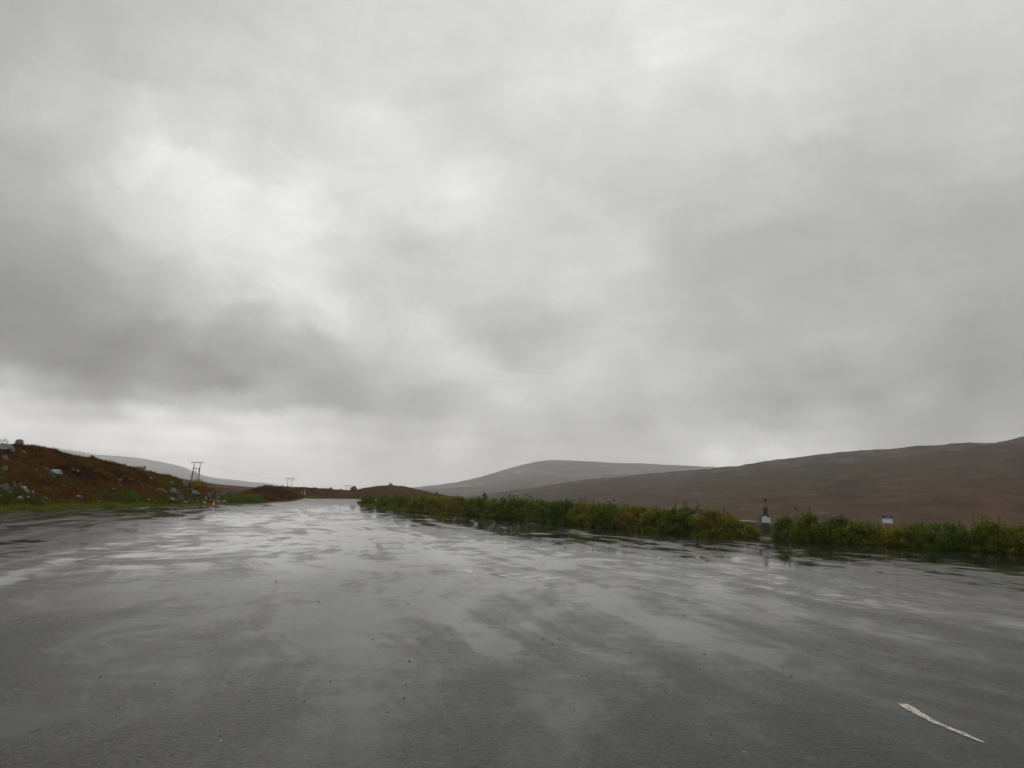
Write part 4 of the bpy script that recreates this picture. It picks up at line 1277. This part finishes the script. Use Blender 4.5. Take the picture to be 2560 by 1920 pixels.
stroke("road_marking", [(2256, 1760), (2290, 1781), (2340, 1808), (2400, 1832), (2458, 1857)], 0.072, 'paint', "worn cream painted dash on the asphalt at lower right", 0.25, [(0, 1.2), (0.2, 1.25), (0.5, 0.9), (0.58, 0.7), (0.75, 0.95), (1, 0.45)])
z8 = lambda x, y: (1100 + x / 5.53, 1350 + y / 5.53)
stroke("road_marking", [z8(*q) for q in ((345, 448), (390, 449), (425, 438), (400, 430), (360, 424), (365, 418), (405, 415))], 0.08, 'paint_white', "small white painted curl left of the two slanting strokes")
stroke("road_marking", [z8(*q) for q in ((605, 466), (690, 456), (790, 447))], 0.07, 'paint_white', "thin white slanting stroke next to the painted curl", 0.3)
stroke("road_marking", [z8(*q) for q in ((835, 499), (900, 491), (985, 484), (1030, 478), (1125, 468))], 0.08, 'paint_white', "longer white slanting stroke left of the painted loop", 0.3)
stroke("road_marking", [z8(*q) for q in ((1145, 524), (1200, 525), (1215, 518), (1270, 513), (1340, 512), (1400, 514), (1470, 524), (1530, 534), (1590, 528), (1650, 522))], 0.09, 'paint_white', "white painted loop, largest of the row of worn signs on the asphalt", 0.3, [(0, 1.6), (0.12, 1.3), (0.2, 0.9), (1, 0.9)])
stroke("road_marking", [z8(*q) for q in ((1530, 535), (1460, 546), (1380, 558))], 0.07, 'paint_white', "white tail below the right end of the painted loop", 0.3)
stroke("road_marking", [z8(*q) for q in ((1340, 498), (1395, 497))], 0.08, 'paint_white', "short white painted bar above the painted loop", 0.3)
stroke("road_marking", [(150, 1752), (250, 1751), (330, 1747)], 0.05, 'paint_faint', "almost vanished pale line on the asphalt at lower left", 0.5)
stroke("road_marking", [(545, 1850), (600, 1874), (640, 1884)], 0.05, 'paint_faint', "almost vanished pale line at the bottom edge, left of centre", 0.5)

# ------------------------------------------------------------------ pebbles and a scrap
PEB = [(640 + x / 3.456, 1440 + y / 3.456) for x, y in ((1250, 407), (1564, 530), (1326, 738), (1315, 242), (543, 225), (175, 45), (1137, 1181), (1291, 942), (645, 910), (920, 1350), (528, 1635), (1283, 1054), (2156, 377), (417, 1081), (1007, 549))]
PEB += [(1280 + x / 3.456, 1440 + y / 3.456) for x, y in ((270, 542), (405, 544), (350, 590), (981, 411), (1484, 341), (1303, 605), (1028, 660), (1242, 622), (1662, 678), (1628, 808), (1767, 760), (1334, 1014), (1703, 1081), (538, 1164), (1446, 1286), (1716, 1373), (1049, 1441), (1748, 1526), (596, 857), (2090, 1100), (2036, 104), (847, 1162))]
PEB += [(1920 + x / 3.456, 1440 + y / 3.456) for x, y in ((978, 891), (2005, 546), (1918, 1402), (1628, 1028), (158, 1017), (200, 868))]
PEB += [(x / 2.439, 1240 + y / 2.439) for x, y in ((613, 1104), (1343, 1464), (1048, 1578), (1397, 1139), (1415, 1158), (942, 1142), (187, 963), (1515, 1250), (557, 1227), (482, 1412), (1539, 1308), (1098, 920), (1545, 417), (1320, 452))]
pebs = []
for k in range(3):
    bm = bmesh.new(); bmesh.ops.create_icosphere(bm, subdivisions=2, radius=0.5)
    for v in bm.verts: v.co *= 1 + 0.35 * fbm(v.co.x * 2 + k * 7, v.co.y * 2, v.co.z * 2, 3)
    me = bpy.data.meshes.new("pebble"); bm.to_mesh(me); bm.free(); me.materials.append(M['pebble']); pebs.append(me)
for i, (x, y) in enumerate(PEB):
    g = gnd(x, y)
    o = link("pebble", pebs[i % 3], loc=g, label="small dark pebble lying on the wet asphalt", cat="pebble", group="pebbles scattered on the asphalt")
    s = 3.9 * depth(g) / F * random.uniform(0.8, 1.25)
    o.scale = (s * random.uniform(0.8, 1.5), s * 0.9, s * 0.4); o.location.z = s * 0.14; o.rotation_euler.z = random.uniform(0, 6)
g = gnd(1649, 1397.5)
mb = MB()
mb.prism([(-0.06, 0), (-0.03, 0.035), (0.02, 0.045), (0.065, 0.012), (0.05, 0)], -0.04, 0.05)
mb.build("paper_scrap", M['white'], loc=g + Vector((0, 0, 0.002)), label="tiny white crumpled scrap lying on the asphalt", cat="scrap")

# ------------------------------------------------------------------ haze
hm = bpy.data.materials.new("damp air"); hm.use_nodes = True
nt = hm.node_tree; nt.nodes.clear()
out = nt.nodes.new("ShaderNodeOutputMaterial"); pv = nt.nodes.new("ShaderNodeVolumePrincipled")
pv.inputs["Color"].default_value = (0.99, 0.99, 0.985, 1); pv.inputs["Density"].default_value = HAZE_K; pv.inputs["Anisotropy"].default_value = 0.6
nt.links.new(pv.outputs[0], out.inputs["Volume"])
me = bpy.data.meshes.new("haze")
bm = bmesh.new(); bmesh.ops.create_cube(bm, size=1); bm.to_mesh(me); bm.free(); me.materials.append(hm)
o = link("haze", me, label="pale damp haze filling the valley", kind="stuff")
o.scale = (20000, 20000, HAZE_TOP + 80); o.location = (0, 0, (HAZE_TOP - 80) / 2)

# ------------------------------------------------------------------ render settings
scene.render.engine = 'CYCLES'
c = scene.cycles
c.max_bounces = 6; c.diffuse_bounces = 2; c.glossy_bounces = 3; c.transmission_bounces = 3; c.transparent_max_bounces = 8; c.volume_bounces = 1
c.use_denoising = True
c.sample_clamp_indirect = 4.0
vs = scene.view_settings
vs.view_transform = 'Standard'; vs.look = 'None'; vs.exposure = 0; vs.gamma = 1; vs.use_curve_mapping = False
